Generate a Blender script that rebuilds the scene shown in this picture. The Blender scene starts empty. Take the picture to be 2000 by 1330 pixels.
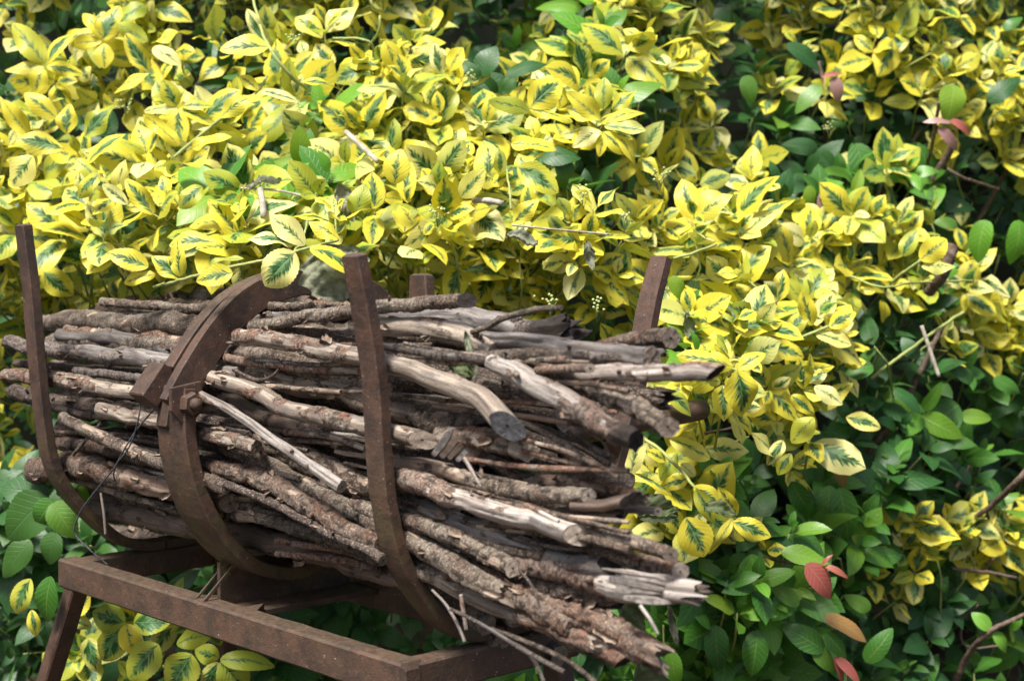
import bpy, math, random
import numpy as np
from mathutils import Vector, Matrix, Quaternion
random.seed(11); RNG = np.random.default_rng(11)
S = bpy.context.scene
COL = S.collection
# ------------------------------------------------------------------ camera, sky, sun, exposure
F = 2894.0; HC = 0.95; TOP = HC-.4; PITCH = math.atan(142/F)
cam = bpy.data.cameras.new('camera'); camo = bpy.data.objects.new('camera', cam); COL.objects.link(camo)
camo.location = (0, 0, HC); camo.rotation_euler = (math.pi/2-PITCH, 0, 0)
cam.sensor_width = 36; cam.lens = F/2000*36; cam.clip_start = .02; cam.clip_end = 500
cam.dof.use_dof = True; cam.dof.focus_distance = 1.78; cam.dof.aperture_fstop = 6.3
S.camera = camo
S.render.resolution_x = 1024; S.render.resolution_y = 680
SUN_EL, SUN_AZ = math.radians(60), math.radians(212)      # azimuth the light comes from, clockwise from +Y
W = bpy.data.worlds.new('World'); S.world = W; W.use_nodes = True
wn = W.node_tree; bg = wn.nodes['Background']; sky = wn.nodes.new('ShaderNodeTexSky')
sky.sky_type = 'NISHITA'; sky.sun_disc = False; sky.sun_elevation = SUN_EL; sky.sun_rotation = SUN_AZ
sky.air_density = 1.0; sky.dust_density = 4.0; sky.ozone_density = 1.0
wn.links.new(sky.outputs[0], bg.inputs[0]); bg.inputs[1].default_value = .055
sl = bpy.data.lights.new('sun', 'SUN'); slo = bpy.data.objects.new('sun', sl); COL.objects.link(slo)
sl.energy = 2.5; sl.angle = math.radians(15); sl.color = (1, .96, .90)
sd = Vector((math.sin(SUN_AZ)*math.cos(SUN_EL), math.cos(SUN_AZ)*math.cos(SUN_EL), math.sin(SUN_EL)))
slo.rotation_euler = sd.to_track_quat('Z', 'Y').to_euler(); slo.location = (0, 0, 6)
S.view_settings.view_transform = 'Standard'; S.view_settings.look = 'None'
S.view_settings.exposure = 1.38; S.view_settings.gamma = 1; S.view_settings.use_curve_mapping = False

# ------------------------------------------------------------------ geometry of the place
CP = np.array([0, 0, HC])
def ray(px, py):
    x = (px-1000)/F; y = (665-py)/F; c, s = math.cos(PITCH), math.sin(PITCH)
    return np.array([x, c+s*y, c*y-s])
def onz(px, py, z): r = ray(px, py); return CP+r*((z-HC)/r[2])
def atd(px, py, d): r = ray(px, py); return CP+r*(d/r[1])
RL = onz(112, 1090, TOP); RN = onz(785, 1297, TOP)
EX = (RN-RL)/np.linalg.norm(RN-RL); EY = np.array([-EX[1], EX[0], 0]); EZ = np.array([0, 0, 1.])
RLEN = float(np.linalg.norm(RN-RL)); RW = .262; UM = .376
def rk(u, s, z): return RL+EX*u+EY*s+EZ*z            # point in the cradle's own axes
def loc(p): q = p-RL; return np.array([q@EX, q@EY, q[2]])
def ons(px, py, s):
    r = ray(px, py); return CP+r*((s-(CP-RL)@EY)/(r@EY))

# ------------------------------------------------------------------ numpy value noise
_P = RNG.random((32, 32, 32)).astype(np.float32)
def vn(x, y, z):
    x, y, z = np.broadcast_arrays(np.asarray(x, float), np.asarray(y, float), np.asarray(z, float))
    xi, yi, zi = np.floor(x).astype(int), np.floor(y).astype(int), np.floor(z).astype(int)
    fx, fy, fz = x-xi, y-yi, z-zi
    fx, fy, fz = [f*f*(3-2*f) for f in (fx, fy, fz)]
    g = lambda a, b, c: _P[(xi+a) % 32, (yi+b) % 32, (zi+c) % 32]
    l = lambda a, b, t: a+(b-a)*t
    return l(l(l(g(0,0,0), g(1,0,0), fx), l(g(0,1,0), g(1,1,0), fx), fy),
             l(l(g(0,0,1), g(1,0,1), fx), l(g(0,1,1), g(1,1,1), fx), fy), fz)
def fbm(x, y, z, o=3):
    a, t, w = 0, 0, 1.
    for i in range(o): a = a+w*vn(x*2**i+i*7, y*2**i, z*2**i); t += w; w *= .5
    return a/t
def sstep(a, b, x): t = np.clip((x-a)/(b-a), 0, 1); return t*t*(3-2*t)

# ------------------------------------------------------------------ object helpers
def link(name, me, mat=None, parent=None, M=None):
    o = bpy.data.objects.new(name, me); COL.objects.link(o)
    if mat is not None:
        for m in (mat if isinstance(mat, (list, tuple)) else [mat]):
            if m.name not in [k.name for k in me.materials if k]: me.materials.append(m)
    if parent is not None: o.parent = parent
    if M is not None: o.matrix_local = M
    return o
def tag(o, label=None, cat=None, group=None, kind=None):
    if label: o['label'] = label
    if cat: o['category'] = cat
    if group: o['group'] = group
    if kind: o['kind'] = kind
    return o
def empty(name, p):
    o = bpy.data.objects.new(name, None); COL.objects.link(o); o.location = Vector(p); o.empty_display_size = .05
    return o
def mesh(name, v, f, smooth=True):
    me = bpy.data.meshes.new(name); me.from_pydata([tuple(map(float, q)) for q in v], [], [tuple(map(int, q)) for q in f]); me.update()
    if smooth: me.polygons.foreach_set('use_smooth', [True]*len(me.polygons))
    return me
def fast_mesh(name, v, quads, mats=None):
    me = bpy.data.meshes.new(name); n = len(quads)
    me.vertices.add(len(v)); me.vertices.foreach_set('co', np.asarray(v, np.float32).ravel())
    me.loops.add(n*4); me.loops.foreach_set('vertex_index', np.asarray(quads, np.int32).ravel())
    me.polygons.add(n); me.polygons.foreach_set('loop_start', np.arange(0, n*4, 4, dtype=np.int32))
    me.polygons.foreach_set('loop_total', np.full(n, 4, np.int32))
    me.polygons.foreach_set('use_smooth', np.ones(n, bool)); me.update(calc_edges=True); me.validate()
    return me
def fattr(me, name, vals, typ='FLOAT', key='value'):
    a = me.attributes.new(name, typ, 'POINT'); a.data.foreach_set(key, np.asarray(vals, np.float32).ravel())

# ------------------------------------------------------------------ materials
class NT:
    def __init__(s, name):
        s.m = bpy.data.materials.new(name); s.m.use_nodes = True; s.t = s.m.node_tree; s.t.nodes.clear()
        s.out = s.t.nodes.new('ShaderNodeOutputMaterial')
    def n(s, typ, **k):
        o = s.t.nodes.new(typ)
        for a, b in k.items(): setattr(o, a, b)
        return o
    def put(s, sock, v):
        if isinstance(v, bpy.types.NodeSocket): s.t.links.new(v, sock)
        elif isinstance(v, (tuple, list)) and len(v) == 3 and sock.type == 'RGBA': sock.default_value = (*v, 1)
        else: sock.default_value = v
    def math(s, op, a, b=0., c=None, clamp=False):
        o = s.n('ShaderNodeMath', operation=op, use_clamp=clamp); s.put(o.inputs[0], a); s.put(o.inputs[1], b)
        if c is not None: s.put(o.inputs[2], c)
        return o.outputs[0]
    def mix(s, f, a, b, mode='MIX'):
        o = s.n('ShaderNodeMix', data_type='RGBA', blend_type=mode, clamp_factor=True)
        s.put(o.inputs[0], f); s.put(o.inputs[6], a); s.put(o.inputs[7], b); return o.outputs[2]
    def ramp(s, f, lo, hi):
        o = s.n('ShaderNodeMapRange', interpolation_type='SMOOTHSTEP'); s.put(o.inputs[0], f)
        s.put(o.inputs[1], lo); s.put(o.inputs[2], hi); return o.outputs[0]
    def noise(s, vec, scale, detail=2., rough=.5, out=0):
        o = s.n('ShaderNodeTexNoise'); s.put(o.inputs['Vector'], vec); o.inputs['Scale'].default_value = scale
        o.inputs['Detail'].default_value = detail; o.inputs['Roughness'].default_value = rough; return o.outputs[out]
    def attr(s, name, out='Fac'): o = s.n('ShaderNodeAttribute', attribute_name=name); return o.outputs[out]
    def vmul(s, v, sc, off=None):
        o = s.n('ShaderNodeVectorMath', operation='MULTIPLY'); s.put(o.inputs[0], v); o.inputs[1].default_value = sc
        if off is None: return o.outputs[0]
        p = s.n('ShaderNodeVectorMath', operation='ADD'); s.put(p.inputs[0], o.outputs[0]); s.put(p.inputs[1], off); return p.outputs[0]
    def comb(s, x, y, z):
        o = s.n('ShaderNodeCombineXYZ'); s.put(o.inputs[0], x); s.put(o.inputs[1], y); s.put(o.inputs[2], z); return o.outputs[0]
    def bump(s, h, strength, dist):
        o = s.n('ShaderNodeBump'); s.put(o.inputs['Height'], h); o.inputs['Strength'].default_value = strength
        o.inputs['Distance'].default_value = dist; return o.outputs[0]
    def bsdf(s, col, rough, normal=None, spec=.5, trans=0., tcol=None):
        o = s.n('ShaderNodeBsdfPrincipled'); s.put(o.inputs['Base Color'], col); s.put(o.inputs['Roughness'], rough)
        s.put(o.inputs['Specular IOR Level'], spec)
        if normal is not None: s.put(o.inputs['Normal'], normal)
        r = o.outputs[0]
        if trans:
            t = s.n('ShaderNodeBsdfTranslucent'); s.put(t.inputs[0], tcol if tcol is not None else col)
            x = s.n('ShaderNodeMixShader'); s.put(x.inputs[0], trans); s.t.links.new(r, x.inputs[1]); s.t.links.new(t.outputs[0], x.inputs[2]); r = x.outputs[0]
        s.t.links.new(r, s.out.inputs[0]); return s.m
def rnd_of(s):
    oi = s.n('ShaderNodeObjectInfo'); return s.math('FRACT', s.math('ADD', oi.outputs['Random'], s.attr('rnd')))

def wood_mat(name, wood, wood2, bark, bark2, stain):
    s = NT(name); st = s.attr('st', 'Vector'); bk = s.attr('bark'); ck = s.attr('crack')
    rnd = s.n('ShaderNodeObjectInfo').outputs['Random']
    off = s.comb(s.math('MULTIPLY', rnd, 9.), s.math('MULTIPLY', rnd, 5.), s.math('MULTIPLY', rnd, 13.))
    grain = s.noise(s.vmul(st, (1, 1, .05), off), 420, 3, .6)
    grain2 = s.noise(s.vmul(st, (1, 1, .03), off), 150, 2, .6)
    blotch = s.noise(s.vmul(st, (1, 1, .35), off), 55, 3, .6)
    fine = s.noise(s.vmul(st, (1, 1, .8), off), 480, 3, .65)
    cross = s.noise(s.vmul(st, (.7, .7, 1.6), off), 210, 4, .65)
    w = s.mix(s.ramp(grain2, .35, .68), wood, wood2)
    w = s.mix(s.math('MULTIPLY', s.ramp(blotch, .5, .66), .75), w, stain)
    w = s.mix(s.math('MULTIPLY', s.ramp(grain, .50, .66), .7), w, (.09, .066, .05))
    w = s.mix(s.math('MULTIPLY', s.ramp(s.noise(s.vmul(st, (1, 1, .12), off), 75, 3, .6), .52, .64), .65), w, wood2)
    b = s.mix(s.ramp(blotch, .38, .62), bark, bark2)
    b = s.mix(s.math('MULTIPLY', s.ramp(fine, .52, .66), .6), b, (.44, .39, .33))
    b = s.mix(s.math('MULTIPLY', s.ramp(s.noise(s.vmul(st, (1, 1, .25), off), 260, 3, .6), .56, .68), .5), b, (.06, .04, .03))
    b = s.mix(s.math('MULTIPLY', s.ramp(cross, .52, .60), .75), b, (.035, .024, .018))
    edge = s.math('ADD', bk, s.math('MULTIPLY', s.math('SUBTRACT', fine, .5), .5))
    m = s.ramp(edge, .42, .54)
    rim = s.math('MULTIPLY', s.ramp(edge, .30, .44), s.math('SUBTRACT', 1., m))
    c = s.mix(m, w, b); c = s.mix(s.math('MULTIPLY', s.ramp(s.noise(s.vmul(st, (1, 1, .5), off), 620, 2, .7), .54, .66), .45), c, (.03, .022, .017)); c = s.mix(s.math('MULTIPLY', rim, .6), c, (.10, .045, .025))
    c = s.mix(s.math('MULTIPLY', ck, .9), c, (.018, .013, .010))
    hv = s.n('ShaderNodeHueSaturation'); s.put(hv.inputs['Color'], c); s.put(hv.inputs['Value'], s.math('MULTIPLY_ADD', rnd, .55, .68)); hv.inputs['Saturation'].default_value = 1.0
    h = s.math('ADD', s.math('MULTIPLY', grain, .4), s.math('ADD', s.math('MULTIPLY', fine, .5), s.math('MULTIPLY', s.math('MULTIPLY', cross, m), -1.2)))
    return s.bsdf(hv.outputs[0], s.math('MULTIPLY_ADD', m, .22, .62), s.bump(h, .9, .0016), .35)
BARK, BARK2 = (.178, .145, .112), (.088, .058, .040)
WM = {
 'pale':  wood_mat('peeled_wood', (.47, .395, .315), (.215, .170, .135), BARK, (.20, .10, .065), (.16, .145, .135)),
 'bark':  wood_mat('brown_bark', (.46, .36, .27), (.28, .21, .16), BARK, BARK2, (.17, .12, .09)),
 'red':   wood_mat('reddish_bark', (.46, .36, .29), (.30, .19, .13), (.175, .130, .100), (.140, .074, .046), (.22, .10, .05)),
 'grey':  wood_mat('weathered_wood', (.28, .255, .235), (.135, .118, .108), (.15, .125, .11), (.09, .065, .055), (.08, .07, .07)),
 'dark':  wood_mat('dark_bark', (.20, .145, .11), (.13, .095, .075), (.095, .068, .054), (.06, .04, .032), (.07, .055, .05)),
 'white': wood_mat('bleached_wood', (.58, .525, .47), (.28, .235, .20), (.215, .165, .135), (.20, .115, .08), (.27, .22, .19)),
}
def end_mat(name, c1, c2, rs=1.0):
    s = NT(name); uv = s.attr('st', 'Vector')
    sx = s.n('ShaderNodeSeparateXYZ'); s.put(sx.inputs[0], uv)
    r = s.math('POWER', s.math('ADD', s.math('MULTIPLY', sx.outputs[0], sx.outputs[0]), s.math('MULTIPLY', sx.outputs[1], sx.outputs[1])), .5)
    wob = s.noise(uv, 150, 3, .6)
    ang = s.math('ARCTAN2', sx.outputs[1], sx.outputs[0])
    radial = s.noise(s.comb(s.math('MULTIPLY', ang, 4.), s.math('MULTIPLY', r, 30.), 0.), 2.2, 2, .6)
    ring = s.math('SINE', s.math('MULTIPLY', s.math('ADD', r, s.math('MULTIPLY', wob, .002)), 3600.))
    c = s.mix(s.ramp(wob, .35, .65), c1, c2); c = s.mix(s.math('MULTIPLY', s.ramp(ring, .0, 1.), .3), c, tuple(x*.55 for x in c2))
    c = s.mix(s.math('MULTIPLY', s.ramp(radial, .6, .68), .75*rs), c, (.02, .016, .014))
    c = s.mix(s.ramp(r, .0016, .0006), c, (.05, .03, .02))
    return s.bsdf(c, .8, s.bump(s.math('SUBTRACT', wob, radial), .8, .002), .25)
EM = {'pale': end_mat('pale_cut_wood', (.50, .42, .34), (.33, .27, .22)), 'grey': end_mat('grey_cut_wood', (.125, .125, .13), (.055, .055, .06), 1.),
      'dark': end_mat('dark_cut_wood', (.05, .04, .036), (.025, .02, .02)), 'tan': end_mat('tan_cut_wood', (.30, .24, .19), (.18, .14, .11))}

def iron_mat(name, moss=.5):
    s = NT(name); tc = s.n('ShaderNodeTexCoord').outputs['Object']; geo = s.n('ShaderNodeNewGeometry')
    a = s.noise(tc, 26, 4, .65); b = s.noise(tc, 120, 3, .6); f = s.noise(tc, 900, 2, .6); sp = s.noise(tc, 420, 1, .5)
    c = s.mix(s.ramp(a, .35, .65), (.048, .030, .022), (.100, .054, .036))
    c = s.mix(s.math('MULTIPLY', s.math('MULTIPLY', s.ramp(b, .46, .62), s.ramp(s.noise(tc, 17, 3, .6), .45, .62)), .5), c, (.14, .062, .032))
    c = s.mix(s.math('MULTIPLY', s.ramp(s.noise(tc, 60, 3, .6), .60, .68), .55), c, (.035, .024, .024))
    c = s.mix(s.math('MULTIPLY', s.ramp(f, .5, .75), .35), c, (.16, .115, .09))
    sz = s.n('ShaderNodeSeparateXYZ'); s.put(sz.inputs[0], tc)
    low = s.math('MULTIPLY', s.ramp(sz.outputs[2], .24, .06), s.math('MULTIPLY_ADD', s.ramp(sz.outputs[2], -.01, .03), .8, .2))
    gm = s.math('MULTIPLY', s.math('MULTIPLY', s.ramp(s.noise(tc, 40, 4, .7), .42, .62), low), moss)
    c = s.mix(gm, c, (.10, .098, .03))
    up = s.n('ShaderNodeSeparateXYZ'); s.put(up.inputs[0], geo.outputs['Normal'])
    up_tone = s.math('MULTIPLY', s.ramp(up.outputs[2], .5, .95), s.ramp(b, .35, .6))
    c = s.mix(s.math('MULTIPLY', up_tone, .45), c, (.15, .115, .08))  # paler tan on upward faces, broken up by noise
    c = s.mix(s.ramp(s.math('MULTIPLY', sp, s.ramp(a, .35, .5)), .75, .77), c, (.55, .52, .46))
    h = s.math('ADD', s.math('MULTIPLY', b, .6), s.math('MULTIPLY', f, .4))
    return s.bsdf(c, .55, s.bump(h, 1., .0020), .5)
IRON = iron_mat('rusted_iron')

def leaf_var(name, y1, y2, cream, g1, g2, size=1.):
    s = NT(name); rnd = rnd_of(s); uv = s.n('ShaderNodeUVMap').outputs[0]
    sx = s.n('ShaderNodeSeparateXYZ'); s.put(sx.inputs[0], uv)
    su = s.math('MULTIPLY_ADD', sx.outputs[0], 2., -1.); au = s.math('ABSOLUTE', su); v = sx.outputs[1]
    lat = s.math('SUBTRACT', v, s.math('MULTIPLY', au, .38)); side = s.math('MULTIPLY', s.math('SIGN', su), 3.)
    r1 = s.math('MULTIPLY', rnd, 57.)
    jag = s.noise(s.comb(s.math('MULTIPLY', lat, 9.), s.math('ADD', s.math('MULTIPLY', au, .9), side), r1), 1.6, 4, .62)
    soft = s.noise(s.comb(s.math('MULTIPLY', v, 2.), s.math('ADD', au, side), r1), 2., 2, .5)
    prof = s.math('SINE', s.math('MULTIPLY', s.math('POWER', v, .85), 3.1416))
    sz = s.math('MULTIPLY', s.math('MULTIPLY_ADD', s.math('FRACT', s.math('MULTIPLY', rnd, 7.3)), .46*size, .02*size), prof)
    e = s.math('SUBTRACT', s.math('ADD', sz, s.math('MULTIPLY', s.math('SUBTRACT', jag, .5), 1.5)), au)
    e2 = s.math('SUBTRACT', s.math('ADD', sz, s.math('MULTIPLY', s.math('SUBTRACT', jag, .45), 1.4)), s.math('SUBTRACT', au, .05))
    e3 = s.math('MULTIPLY', s.math('ADD', soft, s.math('MULTIPLY', s.math('SUBTRACT', jag, .5), .6)), 1.)
    r2 = s.math('FRACT', s.math('MULTIPLY', rnd, 31.7))
    y = s.mix(s.ramp(r2, .0, 1.), y1, y2); y = s.mix(s.math('MULTIPLY', s.ramp(r2, .6, 1.), .9), y, cream)
    y = s.mix(s.math('MULTIPLY', s.ramp(s.math('FRACT', s.math('MULTIPLY', rnd, 13.1)), .62, 1.), .75), y, (.30, .40, .05))
    y = s.mix(s.math('MULTIPLY', s.math('MULTIPLY', s.ramp(e2, -.02, .12), .55), 1.), y, g2)
    g = s.mix(s.ramp(e3, .42, .58), g2, g1)
    c = s.mix(s.ramp(e, -.01, .11), y, g)
    vein = s.math('SUBTRACT', 1., s.ramp(au, .015, .05)); c = s.mix(s.math('MULTIPLY', vein, .35), c, (.42, .46, .16))
    veins = s.n('ShaderNodeTexWave'); s.put(veins.inputs[0], s.comb(0., s.math('MULTIPLY', lat, 1.), 0.)); veins.bands_direction = 'Y'; veins.inputs['Scale'].default_value = 2.6
    spot = s.noise(s.comb(s.math('MULTIPLY', su, 2.), s.math('MULTIPLY', v, 4.), r1), 7., 2, .5)
    c = s.mix(s.math('MULTIPLY', s.ramp(spot, .70, .76), .6), c, (.22, .12, .04))
    rimb = s.math('MULTIPLY', s.ramp(s.math('MAXIMUM', au, s.math('MULTIPLY', s.math('ABSOLUTE', s.math('SUBTRACT', v, .5)), 2.)), .86, 1.), s.ramp(s.math('FRACT', s.math('MULTIPLY', rnd, 91.3)), .75, .95))
    c = s.mix(s.math('MULTIPLY', rimb, s.ramp(soft, .4, .6)), c, (.30, .16, .06))
    geo = s.n('ShaderNodeNewGeometry'); c = s.mix(s.math('MULTIPLY', geo.outputs['Backfacing'], .45), c, (.45, .50, .18))
    tint = s.mix(1., c, (1., 1., .35), 'MULTIPLY')
    h = s.math('ADD', s.math('MULTIPLY', veins.outputs[1], .25), s.math('ADD', s.math('MULTIPLY', jag, .4), s.math('MULTIPLY', vein, -.8)))
    return s.bsdf(c, .42, s.bump(h, .5, .0012), .35, .24, tint)
def leaf_green(name, a, b, c3, vein=(.16, .26, .08), rough=.3, trans=.2):
    s = NT(name); rnd = rnd_of(s); uv = s.n('ShaderNodeUVMap').outputs[0]
    sx = s.n('ShaderNodeSeparateXYZ'); s.put(sx.inputs[0], uv)
    su = s.math('MULTIPLY_ADD', sx.outputs[0], 2., -1.); au = s.math('ABSOLUTE', su); v = sx.outputs[1]
    lat = s.math('SUBTRACT', v, s.math('MULTIPLY', au, .25)); r1 = s.math('MULTIPLY', rnd, 41.)
    mot = s.noise(s.comb(s.math('MULTIPLY', su, 1.), s.math('MULTIPLY', v, 2.), r1), 4., 4, .6)
    c = s.mix(s.ramp(rnd, 0., 1.), a, b); c = s.mix(s.math('MULTIPLY', s.ramp(s.math('FRACT', s.math('MULTIPLY', rnd, 17.)), .72, 1.), .8), c, c3)
    c = s.mix(s.math('MULTIPLY', s.ramp(mot, .45, .7), .3), c, b)
    wv = s.math('SINE', s.math('MULTIPLY', lat, 50.)); side = s.math('MULTIPLY', s.ramp(wv, .80, 1.), .5)
    mid = s.math('SUBTRACT', 1., s.ramp(au, .02, .07)); k = s.math('MAXIMUM', side, s.math('MULTIPLY', mid, .75))
    c = s.mix(k, c, vein)
    c = s.mix(s.math('MULTIPLY', s.ramp(s.noise(s.comb(su, s.math('MULTIPLY', v, 2.), r1), 9., 2, .5), .72, .76), .7), c, (.12, .055, .02))
    geo = s.n('ShaderNodeNewGeometry'); c = s.mix(s.math('MULTIPLY', geo.outputs['Backfacing'], .55), c, (.13, .20, .09))
    h = s.math('ADD', s.math('MULTIPLY', mot, .3), s.math('MULTIPLY', k, -.7))
    return s.bsdf(c, rough, s.bump(h, .5, .0013), .5, trans, s.mix(1., c, (1., 1.25, .4), 'MULTIPLY'))
LM = {
 'y': leaf_var('variegated_leaf', (.80, .695, .065), (.70, .64, .055), (.84, .80, .34), (.028, .105, .025), (.14, .27, .11)),
 'k': leaf_var('greener_variegated_leaf', (.44, .50, .05), (.60, .58, .08), (.68, .68, .24), (.022, .10, .02), (.10, .24, .08), 1.6),
 'g': leaf_green('green_leaf', (.045, .165, .018), (.070, .22, .028), (.16, .31, .03), (.17, .31, .06), .42),
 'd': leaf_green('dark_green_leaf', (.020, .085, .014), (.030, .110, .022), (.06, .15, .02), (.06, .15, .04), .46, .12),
 'l': leaf_green('light_green_leaf', (.11, .33, .025), (.17, .40, .035), (.28, .40, .03), (.30, .48, .10), .38, .28),
 'r': leaf_green('red_young_leaf', (.40, .095, .075), (.46, .13, .10), (.42, .16, .08), (.50, .22, .16), .35, .25),
 'p': leaf_green('pink_young_leaf', (.36, .20, .20), (.42, .25, .22), (.30, .14, .13), (.48, .32, .28), .35, .2),
 'o': leaf_green('bronze_leaf', (.25, .21, .06), (.36, .19, .06), (.20, .24, .05), (.35, .32, .12), .35, .25),
}
def plain(name, c1, c2, sc=60, rough=.7, trans=0., st=(1, 1, 1)):
    s = NT(name); tc = s.n('ShaderNodeTexCoord').outputs['Object']
    a = s.noise(s.vmul(tc, st), sc, 4, .6)
    return s.bsdf(s.mix(s.ramp(a, .35, .65), c1, c2), rough, s.bump(a, .7, .003), .3, trans)
STEM = plain('green_stem', (.30, .38, .11), (.42, .44, .15), 90, .5)
WOODY = plain('woody_stem', (.10, .066, .048), (.19, .14, .105), 120, .8)
DRY = plain('dried_leaf', (.33, .34, .24), (.18, .20, .13), 110, .75, .15)
DRYG = plain('dried_green_leaf', (.16, .20, .09), (.09, .12, .05), 60, .7, .15)
STRAW = plain('pale_dead_stem', (.55, .50, .40), (.36, .32, .24), 90, .7)
WIRE = plain('thin_wire', (.05, .05, .055), (.11, .11, .12), 300, .45)
SOIL = plain('leaf_litter', (.028, .020, .013), (.055, .038, .022), 14, .95)
INNER = plain('thicket_shade', (.005, .008, .004), (.011, .015, .006), 9, .95)  # near-black colour stands in for shade behind the hedge
BUD = plain('flower_bud', (.42, .50, .18), (.55, .60, .26), 200, .6)

# ------------------------------------------------------------------ ground and thicket far behind
def build_ground():
    n = 60; g = np.linspace(-1, 1, n); xs = np.sign(g)*np.abs(g)**2.2*60
    X, Y = np.meshgrid(xs, xs+2); Z = (fbm(X*1.3+9, Y*1.3+9, 1.5, 3)-.5)*.10*np.exp(-(X*X+Y*Y)/400)
    v = np.stack([X, Y, Z], -1).reshape(-1, 3); i = np.arange(n*n).reshape(n, n)
    q = np.stack([i[:-1, :-1], i[:-1, 1:], i[1:, 1:], i[1:, :-1]], -1).reshape(-1, 4)
    tag(link('ground', fast_mesh('ground', v, q), SOIL), 'dark soil with leaf litter under the shrubs', kind='structure')
build_ground()

# ------------------------------------------------------------------ iron cradle
def sweep(path, axA, wa, wb, name, cham=.18, n_extra=6, closed_ends=True, jitter=.0004):
    """Rectangular bar (chamfered) along a path; axA = constant side axis with half width wa, wb = half width across."""
    P = np.array(path, float)
    # resample with Catmull-Rom
    Q = []
    for i in range(len(P)-1):
        p0, p1, p2, p3 = P[max(i-1, 0)], P[i], P[i+1], P[min(i+2, len(P)-1)]
        for k in range(n_extra):
            t = k/n_extra; Q.append(.5*((2*p1)+(-p0+p2)*t+(2*p0-5*p1+4*p2-p3)*t*t+(-p0+3*p1-3*p2+p3)*t**3))
    Q.append(P[-1]); Q = np.array(Q)
    T = np.gradient(Q, axis=0); T /= np.linalg.norm(T, axis=1)[:, None]
    A = np.array(axA, float); c = cham
    WA = np.interp(np.linspace(0, 1, len(Q)), np.linspace(0, 1, np.size(wa)), np.atleast_1d(wa)) if np.size(wa) > 1 else np.full(len(Q), wa)
    WB = np.interp(np.linspace(0, 1, len(Q)), np.linspace(0, 1, np.size(wb)), np.atleast_1d(wb)) if np.size(wb) > 1 else np.full(len(Q), wb)
    prof = [(-1, -1+c), (-1, 1-c), (-1+c, 1), (1-c, 1), (1, 1-c), (1, -1+c), (1-c, -1), (-1+c, -1)]
    m = min(float(np.max(WA)), float(np.max(WB)))*c
    v = []; f = []
    ring = []
    ends = [0]+list(range(len(Q)))+[len(Q)-1]
    for j, i in enumerate(ends):
        B = np.cross(T[i], A); B /= np.linalg.norm(B); k = 1.
        off = 0
        if j == 0 or j == len(ends)-1: k = .62
        pos = Q[i].copy()
        if j == 1: pos = pos+T[i]*m*1.6
        if j == len(ends)-2: pos = pos-T[i]*m*1.6
        a, b = WA[i], WB[i]; r = []
        for (pa, pb) in prof:
            # equal chamfer in metres
            xa = math.copysign(1, pa)*(a-m) if abs(pa) < 1 else pa*a
            xb = math.copysign(1, pb)*(b-m) if abs(pb) < 1 else pb*b
            q = pos+A*xa*k+B*xb*k
            q = q+(vn(q[0]*90, q[1]*90, q[2]*90)-.5)*jitter*2*(A*math.copysign(1, pa)+B*math.copysign(1, pb))
            v.append(q); r.append(len(v)-1)
        ring.append(r)
    for r0, r1 in zip(ring[:-1], ring[1:]):
        for k in range(8): f.append((r0[k], r1[k], r1[(k+1) % 8], r0[(k+1) % 8]))
    f.append(tuple(ring[0])); f.append(tuple(reversed(ring[-1])))
    return v, f
def prism(pts, dirv, name, bev=.1):
    n = len(pts); c = sum(pts)/n; v = []; f = []
    for k, (o, s) in enumerate([(0, .93), (.06, 1), (.94, 1), (1, .93)]):
        for p in pts: v.append(c+(p-c)*s+dirv*o)
    for k in range(3):
        for i in range(n): f.append((k*n+i, k*n+(i+1) % n, (k+1)*n+(i+1) % n, (k+1)*n+i))
    f.append(tuple(range(n-1, -1, -1))); f.append(tuple(3*n+i for i in range(n))); return v, f
CR = empty('iron_cradle', rk(RLEN/2, RW/2, 0)); CR.rotation_euler = (0, 0, 0)
tag(CR, 'rusty brown iron stick cradle with curved uprights, clamp ring and splayed legs', 'cradle')
CI = Matrix.Translation(-Vector(rk(RLEN/2, RW/2, 0)))
def ip(name, vf, smooth=False, parent=None, mat=None, label=None):
    me = mesh(name, *vf, smooth=smooth); me.transform(CI)
    o = link(name, me, mat or IRON, CR if parent is None else parent)
    if label: o['label'] = label
    return o
def bar(name, path, axA, wa, wb, **k): return ip(name, sweep([rk(*p) for p in path], axA, wa, wb, name), **k)
HB = .0195
def subd(a, b, n=8): return [tuple(np.array(a)+(np.array(b)-np.array(a))*i/n) for i in range(n+1)]
bar('front_rail', subd((-.001, .014, -HB), (RLEN+.001, .014, -HB)), EY, .0145, HB)
bar('back_rail', subd((0, RW-.014, -HB), (RLEN, RW-.014, -HB)), EY, .014, HB)
bar('side_rail', subd((.0138, .020, -HB-.001), (.0138, RW-.029, -HB-.001)), EX, .0142, HB-.0015)
bar('side_rail', subd((RLEN-.0138, .020, -HB-.001), (RLEN-.0138, RW-.029, -HB-.001)), EX, .0142, HB-.0015)
bar('cross_bar', subd((UM+.012, .026, -.014), (UM+.012, RW-.03, -.014)), EX, .030, .0035)
bar('cross_bar_flange', subd((UM-.014, .030, .016), (UM-.014, RW-.034, .016)), EX, .0032, .027)
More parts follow.
